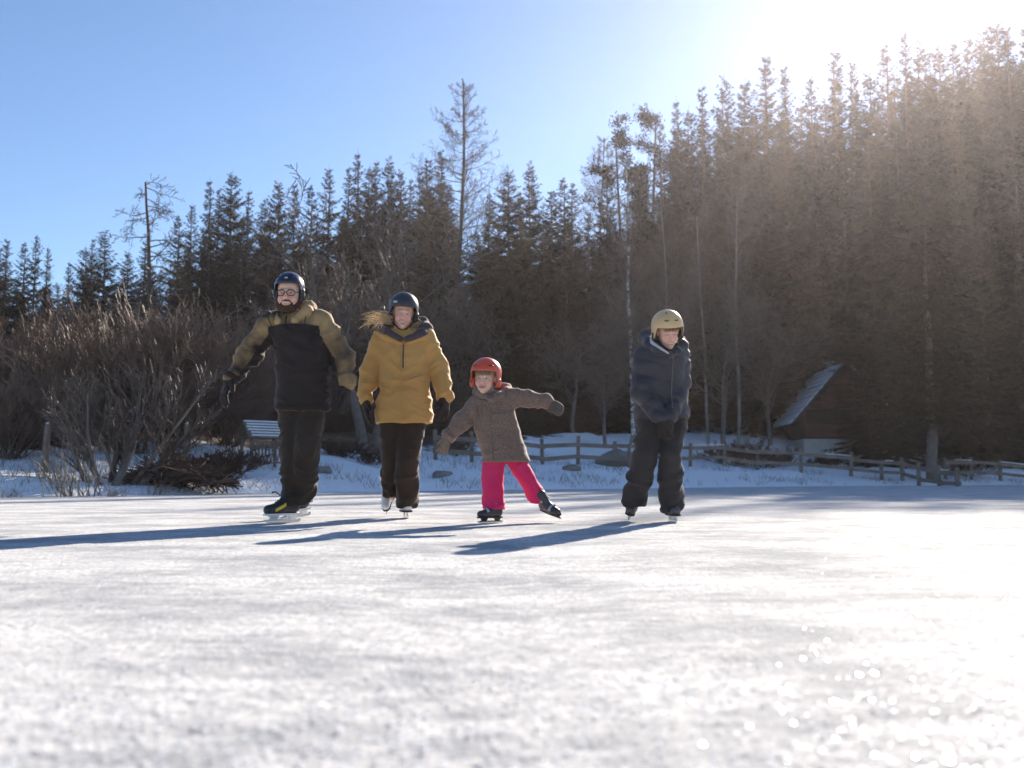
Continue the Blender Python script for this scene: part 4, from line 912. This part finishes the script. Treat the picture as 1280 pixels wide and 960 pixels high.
# ---------------- the man
M['olive'] = mat('man_jacket', (.022, .0145, .012), .8, (5, (.028, .019, .016)), (24, .6, .010), sheen=.14, alt=('yoke', (.38, .25, .115)))
M['pants_dark'] = mat('dark_trousers', (.030, .020, .014), .8, (6, (.042, .029, .020)), (24, .6, .010), sheen=.1)
M['helmet_navy'] = mat('helmet_navy', (.012, .016, .035), .28, spec=.5, coat=.5)
def man():
    base, P = person(7.2, 372, '', None)
    T = Frame(P(361.5, 368, -.03), rotm(4, 0, 0), 1.09)
    shL, elL, wrL = P(341, 404, 0), P(313, 441, -.02), P(291, 470, -.10)
    shR, elR, wrR = P(402, 403, 0), P(428, 446, .02), P(433, 480, -.04)
    hip = P(377, 512, .02)
    lgA = [P(362, 516, .02), P(365, 568, -.03), P(369, 625, .02)]; lgB = [P(391, 516, .0), P(388, 568, -.10), P(379, 624, .08)]
    me = body_mesh(None, T, [T.o, P(371, 405, .02), P(374, 450, .02), hip], [[shL, elL, wrL], [shR, elR, wrR]], [lgA, lgB], 1.0, (.10, .06, .04), (.10, .12, .13), full=1.06, lid=.7)
    root = tag(link('person', me, None, base), 'bearded man in an olive and black jacket, glasses and dark helmet, arms held out', 'person', 'family skating hand by hand')
    # jacket
    lo, hi = P(262, 525, 0) - [0, .32, 0], P(452, 378, 0) + [0, .32, 0]; F = SDF(*grid(lo, hi, .0075))
    F.loft(secs(P, [(345, 413, 514, 0, .165), (346, 411, 480, 0, .165), (345, 410, 450, 0, .165), (343, 409, 428, 0, .160), (338, 407, 412, .0, .145), (338, 404, 403, .01, .115), (347, 394, 397, .015, .10), (352, 387, 391, .02, .085)]), .03, 2.3)
    F.chain([shL, elL, wrL], [.090, .079, .056], .045); F.chain([shR, elR, wrR + [0, 0, .01]], [.090, .078, .062], .045)
    F.cone(T((0, .03, -.20)), T((0, .03, -.085)), .055, .052, .01, 's')
    zy = P(372, 410)[2]
    def yoke(V):
        m = np.minimum(V[:, 2] - zy - .012 * np.cos(V[:, 0] * 9), 9)
        for (a, b, c, out) in ((shL, elL, wrL, (-.75, 0, .66)), (shR, elR, wrR, (.97, 0, .2))):
            best = np.full(len(V), 9.); val = np.zeros(len(V))
            for p, q in ((a, b), (b, c)):
                t = np.clip(((V - p) @ (q - p)) / ((q - p) @ (q - p)), 0, 1); dd = V - p - t[:, None] * (q - p); dist = np.linalg.norm(dd, axis=1); up = dist < best
                best[up] = dist[up]; val[up] = (dd @ np.array(out))[up] + .045
            outer = (V[:, 0] < a[0] - .005) if out[0] < 0 else (V[:, 0] > a[0] + .005)
            k = (best < .12) & outer & (V[:, 2] < zy + .02); m[k] = val[k]
        return {'yoke': m}
    jk, V = cloth(root, 'jacket', F, [(P(372, 514), P(372, 400), .75), (shL, elL, 1.3), (elL, wrL, 1.6), (shR, elR, 1.4), (elR, wrR, 1.6)], .0115, M['olive'], 1, attr=yoke)
    khaki = mat('man_hood', (.38, .25, .115), .8, (5, (.42, .28, .135)), (24, .6, .010), sheen=.12)
    # hood lying round the neck, open V at the front
    h = SDF(*grid(P(335, 415, -.3), P(408, 360, .3), .0075)); c = lambda *p: T(np.array(p))
    h.chain([c(-.052, -.085, -.185), c(-.105, -.03, -.145), c(-.118, .05, -.135), c(-.08, .125, -.115), c(0, .15, -.11), c(.085, .125, -.085), c(.128, .05, -.09), c(.122, -.025, -.125), c(.055, -.085, -.185)], [.026, .036, .042, .05, .055, .052, .05, .042, .028], .03)
    hv, hq = h.mesh(); hv = folds(hv, hq, [(c(-.1, 0, -.1), c(.1, 0, -.1), 1)], .007, 14, 9, 4); mk('hood', hv, hq, khaki, jk, True)
    z1 = P(0, 398)[2]; z2 = P(0, 410)[2]; xm = P(362, 405)[0]
    ribbon('zipper', front_line(V, [(xm, z) for z in np.linspace(z1, z2, 6)], -.001), .005, jk, M['black_plastic'])
    for dx, py2 in ((-24, 414), (24, 420)):
        x_ = P(362 + dx, 400)[0]; ribbon('drawstring', [q + np.array([0, -.004, 0]) for q in front_line(V, [(x_ + .012 * k * (1 if dx < 0 else -.1), z) for k, z in enumerate(np.linspace(P(0, 397)[2], P(0, py2)[2], 5))])], .003, jk, M['black_cloth'])
    ribbon('hem', [np.array([x_, on_front(V, x_, P(0, 511)[2], -.001, .03), P(0, 511)[2]]) for x_ in np.linspace(P(358, 0)[0], P(401, 0)[0], 12)], .004, jk, M['black_cloth'])
    for wr, el, nm in ((wrL, elL, 'cuff'), (wrR, elR, 'cuff')):
        d = nrm(wr - el); cm = MB(); cm.tube([wr - d * .01, wr + d * .0, wr + d * .03, wr + d * .035], [.052, .064, .062, .045], 18); cm.build(nm, M['black_cloth'], jk, True)
    # trousers
    F = SDF(*grid(P(335, 642, 0) - [0, .3, 0], P(415, 500, 0) + [0, .3, 0], .0075))
    F.loft(secs(P, [(347, 379, 505, .02, .12), (349, 379, 530, .01, .115), (352, 379, 560, -.02, .10), (352, 376, 590, -.01, .09), (354, 378, 615, .02, .09), (355, 383, 632, .01, .095)]), .03, 2.2)
    F.loft(secs(P, [(372, 407, 505, .0, .12), (370, 404, 530, -.03, .115), (369, 399, 560, -.09, .10), (367, 396, 590, -.05, .09), (365, 394, 612, .03, .09), (367, 391, 628, .07, .09)]), .03, 2.2)
    cloth(root, 'trousers', F, [(lgA[0], lgA[1], .6), (lgA[1], lgA[2], 1.3), (lgB[0], lgB[1], .6), (lgB[1], lgB[2], 1.3)], .014, M['pants_dark'], 5, 15, 6)
    # gloves, helmet, glasses, beard, skates
    hand(root, P(288, 474, -.10), P(277, 500, -.16) - P(288, 474, -.10), (.5, -.6, .3), (.6, .5, -.4), 1.16, M['black_cloth'], curl=18, spread=2, cuff=M['black_cloth'])
    hand(root, P(433, 484, -.04), P(431, 515, -.10) - P(433, 484, -.04), (-.2, -1, 0), (-1, 0, 0), 1.12, M['black_cloth'], curl=14, cuff=M['black_cloth'], spread=3)
    hl, on = helmet(root, T, (.100, .122, .108), (.060, -.012, -.03), M['helmet_navy'], vents=((-.55, .80, -.35, .74, .004), (.35, .74, .55, .80, .004), (-.9, 1.0, -.75, .9, .004)), tilt=-4)
    lg = MB(); lg.tube(T(np.array([on(p, 1.12) for p in np.linspace(-.10, .12, 5)])), .006, 6); lg.build('logo_plate', M['silver_cloth'], hl, True)
    gl = MB()
    for sx in (-1, 1):
        th = np.linspace(0, 2 * math.pi, 25); gl.tube(T(np.c_[sx * .034 + .0255 * np.sign(np.cos(th)) * np.abs(np.cos(th)) ** .7, -.105 + .010 * np.abs(np.cos(th)) * (np.sign(np.cos(th)) == sx), -.001 + .0185 * np.sign(np.sin(th)) * np.abs(np.sin(th)) ** .75]), .0029, 6, False)
        gl.tube(T(np.array([(sx * .060, -.097, .005), (sx * .075, -.05, .006), (sx * .082, .01, .002)])), .0024, 5)
    gl.tube(T(np.array([(-.009, -.106, .003), (0, -.110, .006), (.009, -.106, .003)])), .0025, 5)
    g = gl.build('glasses', M['black_plastic'], root, True)
    bF = SDF(*grid(T.o - .15, T.o + .15, .0042)); c = lambda *p: T(np.array(p))
    bF.chain([c(-.066, -.012, -.035), c(-.062, -.035, -.072), c(-.038, -.066, -.103), c(0, -.080, -.118), c(.038, -.066, -.103), c(.062, -.035, -.072), c(.066, -.012, -.035)], [.011, .015, .021, .024, .021, .015, .011], .012)
    bF.cone(c(-.030, -.088, -.085), c(.030, -.088, -.085), .011, .011, .014)
    for sx in (-1, 1): bF.chain([c(sx * .004, -.1035, -.050), c(sx * .022, -.094, -.053), c(sx * .036, -.082, -.072), c(sx * .036, -.080, -.09)], [.0048, .005, .0065, .009], .006)
    v, q = bF.mesh(); N_ = vnormals(v, q); v = v + N_ * (.0028 * vnoise(v * 130, 3))[:, None]
    mk('beard', v, q, mat('beard_hair', (.045, .024, .014), .8, (160, (.085, .045, .025)), (300, .8, .003)), root, True)
    skate(root, gnd(353, 653.5) - base + [0, -.0, 0], rotm(0, 0, -42), 1.02, 'hockey')
    skate(root, gnd(376, 648.0) - base + [0, -.20, .012], rotm(6, 0, -38), 1.02, 'hockey')
man()

# ---------------- the woman
M['mustard'] = mat('mustard_jacket', (.46, .255, .075), .75, (4, (.50, .29, .09)), (24, .6, .010), sheen=.2)
M['helmet_grey'] = mat('helmet_grey', (.035, .035, .042), .42, spec=.45, coat=.15)
M['blonde'] = mat('blonde_hair', (.74, .58, .36), .4, (40, (.85, .72, .5)), trans=(.5, (.95, .8, .55)))
def strands(name, par, starts, ends, sag, rad, m, seed=0, seg=6, jit=.01):
    r = np.random.default_rng(seed); A = []; B = []; R0 = []; R1 = []
    for s_, e_ in zip(starts, ends):
        t = np.linspace(0, 1, seg + 1)[:, None]; q = s_ * (1 - t) + e_ * t + np.array(sag) * (4 * t * (1 - t)) * r.uniform(.4, 1.3) + r.normal(0, jit, 3) * t * t
        A.append(q[:-1]); B.append(q[1:]); f = np.linspace(1, .35, seg + 1); R0.append(rad * f[:-1]); R1.append(rad * f[1:])
    V, Q = seg_mesh(np.concatenate(A), np.concatenate(B), np.concatenate(R0), np.concatenate(R1)); return mk(name, V, Q, m, par, True)
def woman():
    base, P = person(7.9, 505, '', None)
    T = Frame(P(504, 392, -.04), rotm(8, 4, 9), 1.07)
    shL, elL, wrL = P(476, 427, .01), P(462, 466, .03), P(457, 496, -.03); shR, elR, wrR = P(532, 421, .01), P(549, 463, .03), P(556, 494, -.04)
    lgA = [P(492, 526, .02), P(494, 575, -.02), P(491, 622, .16)]; lgB = [P(516, 526, .0), P(509, 580, -.10), P(508, 632, .0)]
    me = body_mesh(None, T, [T.o, P(504, 424, .02), P(504, 470, .02), P(504, 520, .02)], [[shL, elL, wrL], [shR, elR, wrR]], [lgA, lgB], 1.0, (.32, .19, .10), (.12, .16, .20), full=.95, lid=.35)
    root = tag(link('person', me, None, base), 'woman in a mustard jacket and dark grey helmet, blonde hair blowing out sideways', 'person', 'family skating hand by hand')
    F = SDF(*grid(P(438, 545, 0) - [0, .3, 0], P(572, 398, 0) + [0, .3, 0], .0075))
    F.loft(secs(P, [(471, 541, 529, .0, .155), (470, 540, 515, 0, .155), (474, 537, 490, 0, .15), (475, 536, 460, 0, .145), (474, 536, 440, 0, .14), (471, 537, 428, .01, .125), (476, 530, 420, .015, .10), (484, 521, 413, .02, .09)]), .03, 2.3)
    F.chain([shL, elL, wrL], [.080, .072, .058], .04); F.chain([shR, elR, wrR], [.080, .072, .060], .04)
    F.cone(T((0, .03, -.22)), T((0, .03, -.085)), .058, .055, .01, 's')
    jk, V = cloth(root, 'jacket', F, [(P(505, 528), P(505, 420), .8), (shL, elL, 1.1), (elL, wrL, 1.4), (shR, elR, 1.1), (elR, wrR, 1.4)], .0115, M['mustard'], 11, 14, 5)
    plum = mat('collar_lining', (.055, .043, .05), .85, (30, (.075, .06, .068)), (300, .3, .001), sheen=.2)
    h = SDF(*grid(P(460, 440, -.3), P(548, 385, .3), .0075)); q = lambda px, py, dy: P(px, py, dy)
    h.chain([q(500, 423, -.15), q(484, 414, -.10), q(474, 410, .02), q(480, 405, .14), q(505, 403, .18), q(528, 405, .13), q(533, 411, .02), q(528, 417, -.08), q(508, 424, -.15)], [.018, .028, .036, .046, .05, .05, .046, .034, .02], .03)
    hv, hq = h.mesh(); hv = folds(hv, hq, [(q(480, 410, 0), q(530, 410, 0), 1)], .006, 14, 9, 4); mk('hood', hv, hq, plum, jk, True)
    h = SDF(*grid(P(455, 445, -.3), P(552, 395, .3), .0075))
    h.chain([q(501, 429, -.135), q(483, 422, -.10), q(471, 417, .02)], [.014, .024, .03], .03); h.chain([q(537, 414, .02), q(530, 422, -.08), q(509, 429, -.135)], [.03, .026, .014], .03)
    hv, hq = h.mesh(); mk('collar', hv, hq, M['mustard'], jk, True)
    x_ = lambda px: P(px, 450)[0]; z_ = lambda py: P(505, py)[2]
    ribbon('zipper', front_line(V, [(x_(501 + k * .4), z_(py)) for k, py in enumerate(np.linspace(428, 526, 16))], .0), .0045, jk, M['mustard'])
    ribbon('pocket_zip', front_line(V, [(x_(506.5), z_(py)) for py in np.linspace(434, 462, 8)], -.001), .0055, jk, plum)
    fm = MB(); a = front_line(V, [(x_(px), z_(478 - (px - 512) * .36)) for px in np.linspace(512, 533, 8)], -.003); fm.tube(a, .008, 6); fm.build('pocket_flap', M['mustard'], jk, True)
    fm = MB(); a = front_line(V, [(x_(px), z_(488 + (px - 490) * .28)) for px in np.linspace(477, 490, 6)], -.001); fm.tube(a, .006, 6); fm.build('pocket_flap', M['mustard'], jk, True)
    F = SDF(*grid(P(462, 648, 0) - [0, .3, 0], P(546, 510, 0) + [0, .35, 0], .0075))
    F.loft(secs(P, [(474, 505, 515, .02, .12), (474, 505, 540, .01, .11), (477, 502, 575, -.01, .09), (478, 501, 600, .06, .085), (480, 499, 620, .14, .085)]), .03, 2.2)
    F.loft(secs(P, [(500, 534, 515, .0, .12), (498, 530, 540, -.03, .11), (496, 523, 575, -.09, .10), (494, 522, 600, -.06, .095), (495, 522, 616, -.02, .10), (497, 520, 633, .01, .115)]), .03, 2.2)
    cloth(root, 'trousers', F, [(lgA[0], lgA[1], .7), (lgA[1], lgA[2], 1.3), (lgB[0], lgB[1], .7), (lgB[1], lgB[2], 1.3)], .013, mat('brown_trousers', (.030, .019, .012), .8, (6, (.040, .026, .017)), (24, .6, .010), sheen=.1), 15, 15, 6)
    hand(root, P(457.5, 501, -.04), P(459, 538, -.08) - P(457.5, 501, -.04), (.2, -1, 0), (1, 0, 0), 1.05, M['black_cloth'], curl=12, cuff=M['black_cloth'], spread=5)
    hand(root, P(557, 498, -.05), P(553, 531, -.10) - P(557, 498, -.05), (-.6, -.7, 0), (-.6, .6, 0), 1.0, M['black_cloth'], curl=16, cuff=M['black_cloth'], spread=6)
    hl, on = helmet(root, T, (.112, .130, .118), (.048, -.035, -.045), M['helmet_grey'], tilt=-2)
    lg = MB(); lg.tube(T(np.array([on(p, 1.30) for p in np.linspace(-.80, -.52, 4)])), .009, 6); lg.build('logo_plate', M['silver_cloth'], hl, True)
    r = np.random.default_rng(2); n = 80; s_ = T(np.c_[-.085 + r.normal(0, .010, n), -.015 + r.normal(0, .02, n), -.05 + r.normal(0, .02, n)])
    e_ = np.array([P(456 + 22 * r.random() ** 1.3, 393 + 19 * r.random(), -.12 + r.normal(0, .05)) for _ in range(n)])
    strands('hair', root, s_, e_, (0, -.02, .028), .0019, M['blonde'], 3, 7, .035)
    s_ = T(np.c_[.075 + r.normal(0, .012, 60), .03 + r.normal(0, .03, 60), -.06 + r.normal(0, .02, 60)]); e_ = np.array([P(524 + 8 * r.random(), 405 + 9 * r.random(), .04) for _ in range(60)])
    strands('hair', root, s_, e_, (0, 0, .01), .0024, M['blonde'], 4, 6, .01)
    skate(root, np.array([P(487, 640, .31)[0], .31, .128]), rotm(52, 0, -8), .92, 'figure')
    skate(root, gnd(506.5, 648) - base + [0, .03, 0], rotm(0, 0, 14), .98, 'figure')
woman()

# ---------------- the girl
M['tweed'] = mat('tweed_coat', (.115, .070, .052), .9, (170, (.27, .185, .14), .12), (300, .5, .002), sheen=.3)
M['pink'] = mat('pink_trousers', (.70, .02, .12), .75, (5, (.74, .035, .15)), (420, .2, .001), sheen=.1, trans=(.12, (.7, .05, .12)))
M['helmet_red'] = mat('helmet_red', (.62, .075, .03), .38, spec=.5, coat=.25)
M['hair_light'] = mat('light_hair', (.40, .26, .13), .55, (40, (.5, .34, .18)), trans=(.2, (.6, .4, .2)))
def girl():
    base, P = person(7.15, 625, '', None)
    T = Frame(P(607, 473, -.05), rotm(5, 3, -12), .93)
    shL, elL, wrL = P(597, 506, -.01), P(577, 527, -.03), P(561, 544, -.05); shR, elR, wrR = P(637, 496, .0), P(661, 499, -.02), P(683, 502, -.05)
    lgA = [P(619, 576, 0), P(617, 606, -.02), P(615, 632, .0)]; lgB = [P(643, 574, 0), P(660, 603, .02), P(677, 624, .06)]
    me = body_mesh(None, T, [T.o, P(616, 503, .01), P(622, 535, .01), P(630, 568, .01)], [[shL, elL, wrL], [shR, elR, wrR]], [lgA, lgB], .28, (.42, .27, .15), (.10, .13, .17), full=1.05)
    root = tag(link('person', me, None, base), 'small girl in a brown coat, pink trousers and red helmet, one leg kicked out', 'person', 'family skating hand by hand')
    F = SDF(*grid(P(545, 590, 0) - [0, .27, 0], P(705, 475, 0) + [0, .27, 0], .0065))
    F.loft(secs(P, [(603, 663, 577, 0, .150), (603, 662, 572, 0, .150), (598, 655, 555, 0, .14), (594, 649, 535, 0, .128), (591, 643, 515, 0, .118), (590, 641, 503, 0, .105), (595, 637, 494, .01, .088), (601, 631, 489, .02, .075)]), .025, 2.2)
    F.chain([shL, elL, wrL], [.066, .058, .050], .035); F.chain([shR, elR, wrR], [.066, .058, .050], .035)
    F.cone(T((0, .03, -.20)), T((0, .03, -.085)), .044, .042, .01, 's')
    jk, V = cloth(root, 'coat', F, [(P(632, 576), P(616, 500), .7), (shL, elL, 1.2), (elL, wrL, 1.3), (shR, elR, 1.2), (elR, wrR, 1.3)], .0085, M['tweed'], 21, 18, 6)
    h = SDF(*grid(P(585, 510, -.25), P(648, 465, .25), .0065)); q = lambda px, py, dy: P(px, py, dy)
    h.chain([q(612, 498, -.12), q(601, 493, -.08), q(596, 490, .02), q(602, 488, .10), q(618, 486, .13), q(632, 487, .09), q(633, 491, .0), q(625, 496, -.08), q(614, 500, -.12)], [.014, .022, .028, .036, .042, .044, .038, .028, .016], .025)
    hv, hq = h.mesh(); hv = folds(hv, hq, [(q(600, 490, 0), q(630, 490, 0), 1)], .005, 16, 9, 6); mk('hood', hv, hq, M['tweed'], jk, True)
    x_ = lambda px: P(px, 540)[0]; z_ = lambda py: P(616, py)[2]
    ribbon('front_placket', front_line(V, [(x_(611 + (py - 500) * .07), z_(py)) for py in np.linspace(500, 574, 14)], .001), .006, jk, M['tweed'])
    for px in (596, 602, 621, 627): ribbon('pleat', front_line(V, [(x_(px + (py - 510) * .06), z_(py)) for py in np.linspace(506, 524, 6)], .002), .0055, jk, M['tweed'])
    for (a, b) in (((622, 546), (637, 553)),): ribbon('pocket', front_line(V, [(x_(a[0] + (b[0] - a[0]) * k), z_(a[1] + (b[1] - a[1]) * k)) for k in np.linspace(0, 1, 6)], .001), .006, jk, M['tweed'])
    bt_ = MB(); p_ = front_line(V, [(x_(611.5), z_(499))], -.004)[0]; bt_.tube([p_ + [0, .004, .012], p_, p_ + [0, 0, -.016]], .005, 6); bt_.build('zip_pull', M['silver_cloth'], jk, True)
    F = SDF(*grid(P(590, 648, 0) - [0, .22, 0], P(696, 560, 0) + [0, .25, 0], .0065))
    F.loft(secs(P, [(604, 638, 564, 0, .10), (602, 630, 585, 0, .088), (602, 629, 605, -.01, .08), (603, 630, 622, 0, .082), (603.5, 631, 636, .0, .085)]), .02, 2.2)
    F.loft(secs(P, [(622, 657, 564, .01, .10), (634, 660, 580, .01, .09), (645, 670, 597, .02, .082), (655, 679, 612, .04, .08), (659, 685, 623, .06, .08), (664, 683, 629, .065, .075)]), .02, 2.2)
    cloth(root, 'trousers', F, [(lgA[0], lgA[1], .7), (lgA[1], lgA[2], 1.1), (lgB[0], lgB[1], 1), (lgB[1], lgB[2], 1.2)], .0065, M['pink'], 25, 16, 6)
    gm_ = mat('brown_glove', (.17, .12, .085), .8, (40, (.22, .16, .115)), (300, .4, .002), sheen=.2)
    hand(root, P(560, 548, -.05), P(551, 569, -.08) - P(560, 548, -.05), (-.8, -.3, .3), (.3, .8, 0), .70, gm_, curl=20, cuff=gm_)
    hand(root, P(684, 502, -.05), P(697, 511, -.10) - P(684, 502, -.05), (.2, -.3, -.9), (-.4, .8, 0), .74, M['mitten_brown'], name='mitten', curl=10, mitten=True, cuff=M['mitten_brown'])
    hl, on = helmet(root, T, (.120, .138, .118), (.052, -.05, -.05), M['helmet_red'], vents=((-.50, 1.18, -.72, 1.22, .005), (.42, 1.16, .75, 1.16, .005)), liner='liner_grey', strap='liner_grey', pads=M['helmet_red'], tilt=-3)
    n = 60; r = np.random.default_rng(4); xs = np.linspace(-.06, .06, n)
    strands('hair', root, T(np.c_[xs, -.086 + 3.5 * xs ** 2, .062 + 0 * xs]), T(np.c_[xs * 1.02 + r.normal(0, .004, n), -.094 + 4.5 * xs ** 2, .030 + r.normal(0, .007, n) - 2.5 * xs ** 2]), (0, -.006, 0), .0030, M['hair_light'], 5, 4, .003)
    skate(root, gnd(613, 654) - base, rotm(0, 0, -58), .70, 'child')
    skate(root, P(690, 645, .05), rotm(16, -32, 32), .70, 'child')
M['liner_grey'] = mat('liner_grey', (.16, .13, .12), .8, (60, (.2, .165, .15)))
M['mitten_brown'] = mat('mitten_brown', (.075, .06, .05), .8, (40, (.11, .088, .072)), (300, .4, .002), sheen=.2)
girl()

# ---------------- the boy
M['navy'] = mat('dark_puffer', (.028, .028, .035), .62, (5, (.037, .036, .044)), (20, .5, .010), spec=.4, sheen=.12)
M['helmet_tan'] = mat('helmet_tan', (.58, .40, .19), .38, spec=.5, coat=.2)
def boy():
    base, P = person(7.3, 818, '', None)
    T = Frame(P(834.5, 415, -.16), rotm(20, -5, 6), .97)
    shL, elL, wrL = P(805, 446, -.04), P(803, 490, -.10), P(825, 522, -.21); shR, elR, wrR = P(849, 444, -.02), P(851, 480, .0), P(838, 520, -.19)
    lgA = [P(809, 524, .04), P(804, 572, -.06), P(794, 628, .08)]; lgB = [P(842, 524, .04), P(841, 578, -.08), P(839, 632, .0)]
    me = body_mesh(None, T, [T.o, P(830, 443, -.06), P(826, 480, .02), P(826, 518, .05)], [[shL, elL, wrL], [shR, elR, wrR]], [lgA, lgB], .4, (.34, .2, .1), (.12, .14, .17), full=1.0, lid=.4)
    root = tag(link('person', me, None, base), 'boy in a dark puffer jacket and tan helmet, bent forward with hands together', 'person', 'family skating hand by hand')
    F = SDF(*grid(P(778, 538, 0) - [0, .42, 0], P(875, 405, 0) + [0, .32, 0], .007))
    F.loft(secs(P, [(794, 860, 525, .03, .15), (793, 861, 512, .02, .155), (796, 857, 492, 0, .15), (798, 853, 474, -.02, .145), (797, 857, 455, -.04, .14), (798, 858, 443, -.05, .125), (805, 853, 434, -.06, .10), (815, 846, 428, -.07, .085)]), .03, 2.3)
    F.chain([shL, elL, wrL], [.076, .078, .056], .03); F.chain([shR, elR, wrR], [.074, .066, .052], .03)
    F.cone(T((0, .03, -.2)), T((0, .03, -.085)), .05, .048, .01, 's')
    bones = [(P(826, 525), P(828, 430), 1.0), (shL, elL, 1.2), (elL, wrL, 1.2), (shR, elR, 1.2), (elR, wrR, 1.2)]
    V, Q = F.mesh(); N_ = vnormals(V, Q)
    # quilted baffles of the puffer jacket
    u = V[:, 2] / .115 + .25 * V[:, 0] / .1; V = V + N_ * (.013 * (np.abs(np.sin(math.pi * u)) ** .55 - .7))[:, None]
    V = folds(V, Q, bones, .0065, 16, 6, 31); jk = mk('jacket', V, Q, M['navy'], root, True)
    h = SDF(*grid(P(785, 455, -.35), P(865, 400, .25), .007)); q = lambda px, py, dy: P(px, py, dy)
    h.chain([q(836, 444, -.24), q(822, 438, -.20), q(812, 430, -.10), q(808, 421, .03), q(815, 417, .10), q(832, 419, .12), q(848, 425, .06), q(853, 432, -.06), q(846, 439, -.18), q(838, 445, -.235)], [.016, .028, .040, .05, .052, .05, .042, .034, .024, .016], .03)
    hv, hq = h.mesh(); hv = folds(hv, hq, [(q(800, 430, 0), q(850, 430, 0), 1)], .007, 14, 9, 6); mk('hood', hv, hq, M['navy'], jk, True)
    ribbon('hood_lining', [q(813, 421, -.10), q(815, 428, -.17), q(822, 433, -.225), q(830, 438, -.255), q(836, 442, -.262)], [.012, .013, .011, .009, .006], jk, M['silver_cloth'])
    x_ = lambda px: P(px, 480)[0]; z_ = lambda py: P(826, py)[2]
    ribbon('zipper', front_line(V, [(x_(837 - (py - 446) * .045), z_(py)) for py in np.linspace(446, 512, 12)], -.001), .0045, jk, M['grey_cloth'])
    F = SDF(*grid(P(765, 650, 0) - [0, .3, 0], P(872, 510, 0) + [0, .3, 0], .007))
    F.loft(secs(P, [(794, 829, 514, .04, .12), (795, 827, 540, .01, .112), (792, 822, 568, -.05, .098), (786, 816, 592, -.02, .092), (780, 810, 615, .06, .092), (779, 806, 632, .09, .09)]), .025, 2.2)
    F.loft(secs(P, [(824, 859, 514, .04, .12), (825, 857, 540, .01, .112), (825, 850, 568, -.06, .098), (824, 853, 595, -.04, .092), (825, 854, 618, .0, .092), (828, 853, 639, .0, .09)]), .025, 2.2)
    cloth(root, 'trousers', F, [(lgA[0], lgA[1], .7), (lgA[1], lgA[2], 1.3), (lgB[0], lgB[1], .7), (lgB[1], lgB[2], 1.3)], .014, mat('charcoal_trousers', (.030, .026, .025), .8, (6, (.042, .036, .034)), (24, .6, .010), sheen=.1), 35, 15, 6)
    hand(root, P(826, 524, -.22), P(832, 545, -.24) - P(826, 524, -.22), (.8, -.4, .3), (0, 1, 0), .84, M['black_cloth'], curl=20, cuff=M['black_cloth'])
    hand(root, P(838, 522, -.20), P(834, 544, -.21) - P(838, 522, -.20), (-.8, -.4, .2), (0, 1, 0), .84, M['black_cloth'], curl=18, cuff=M['black_cloth'])
    hl, on = helmet(root, T, (.119, .136, .122), (.046, -.04, -.05), M['helmet_tan'], vents=((-.48, 1.10, -.18, 1.10, .0045), (.25, 1.10, .5, 1.12, .0045), (-.42, .42, -.36, .62, .005)), tilt=-3)
    n = 50; r = np.random.default_rng(6); xs = np.linspace(-.055, .05, n)
    strands('hair', root, T(np.c_[xs, -.088 + 3.5 * xs ** 2, .055 + 0 * xs]), T(np.c_[xs * 1.02 + r.normal(0, .006, n), -.096 + 4.5 * xs ** 2, .028 + r.normal(0, .007, n)]), (0, -.006, 0), .0030, mat('brown_hair', (.22, .13, .065), .55, (40, (.3, .19, .1))), 7, 4, .003)
    skate(root, gnd(786, 651) - base + [0, -.02, .02], rotm(10, 14, -8), .90, 'boy')
    skate(root, gnd(841, 652.5) - base, rotm(0, 0, 4), .90, 'boy')
boy()
# ------------------------------------------------------------------ haze volume added to imitate lens glare around the sun
hz = bpy.data.materials.new('haze'); hz.use_nodes = True; N, L = hz.node_tree.nodes, hz.node_tree.links
N.remove(N['Principled BSDF']); pv = N.new('ShaderNodeVolumePrincipled'); pv.inputs['Color'].default_value = (1, .92, .95, 1)
pv.inputs['Density'].default_value = HAZE_DENSITY; pv.inputs['Anisotropy'].default_value = HAZE_G; L.new(pv.outputs[0], N['Material Output'].inputs['Volume'])
hb = MB(); hb.box((0, 330, 21), (1000, 1300, 46)); tag(hb.build('haze', hz), 'thin haze added in place of the veiling glare of the sun', 'haze', kind='stuff')
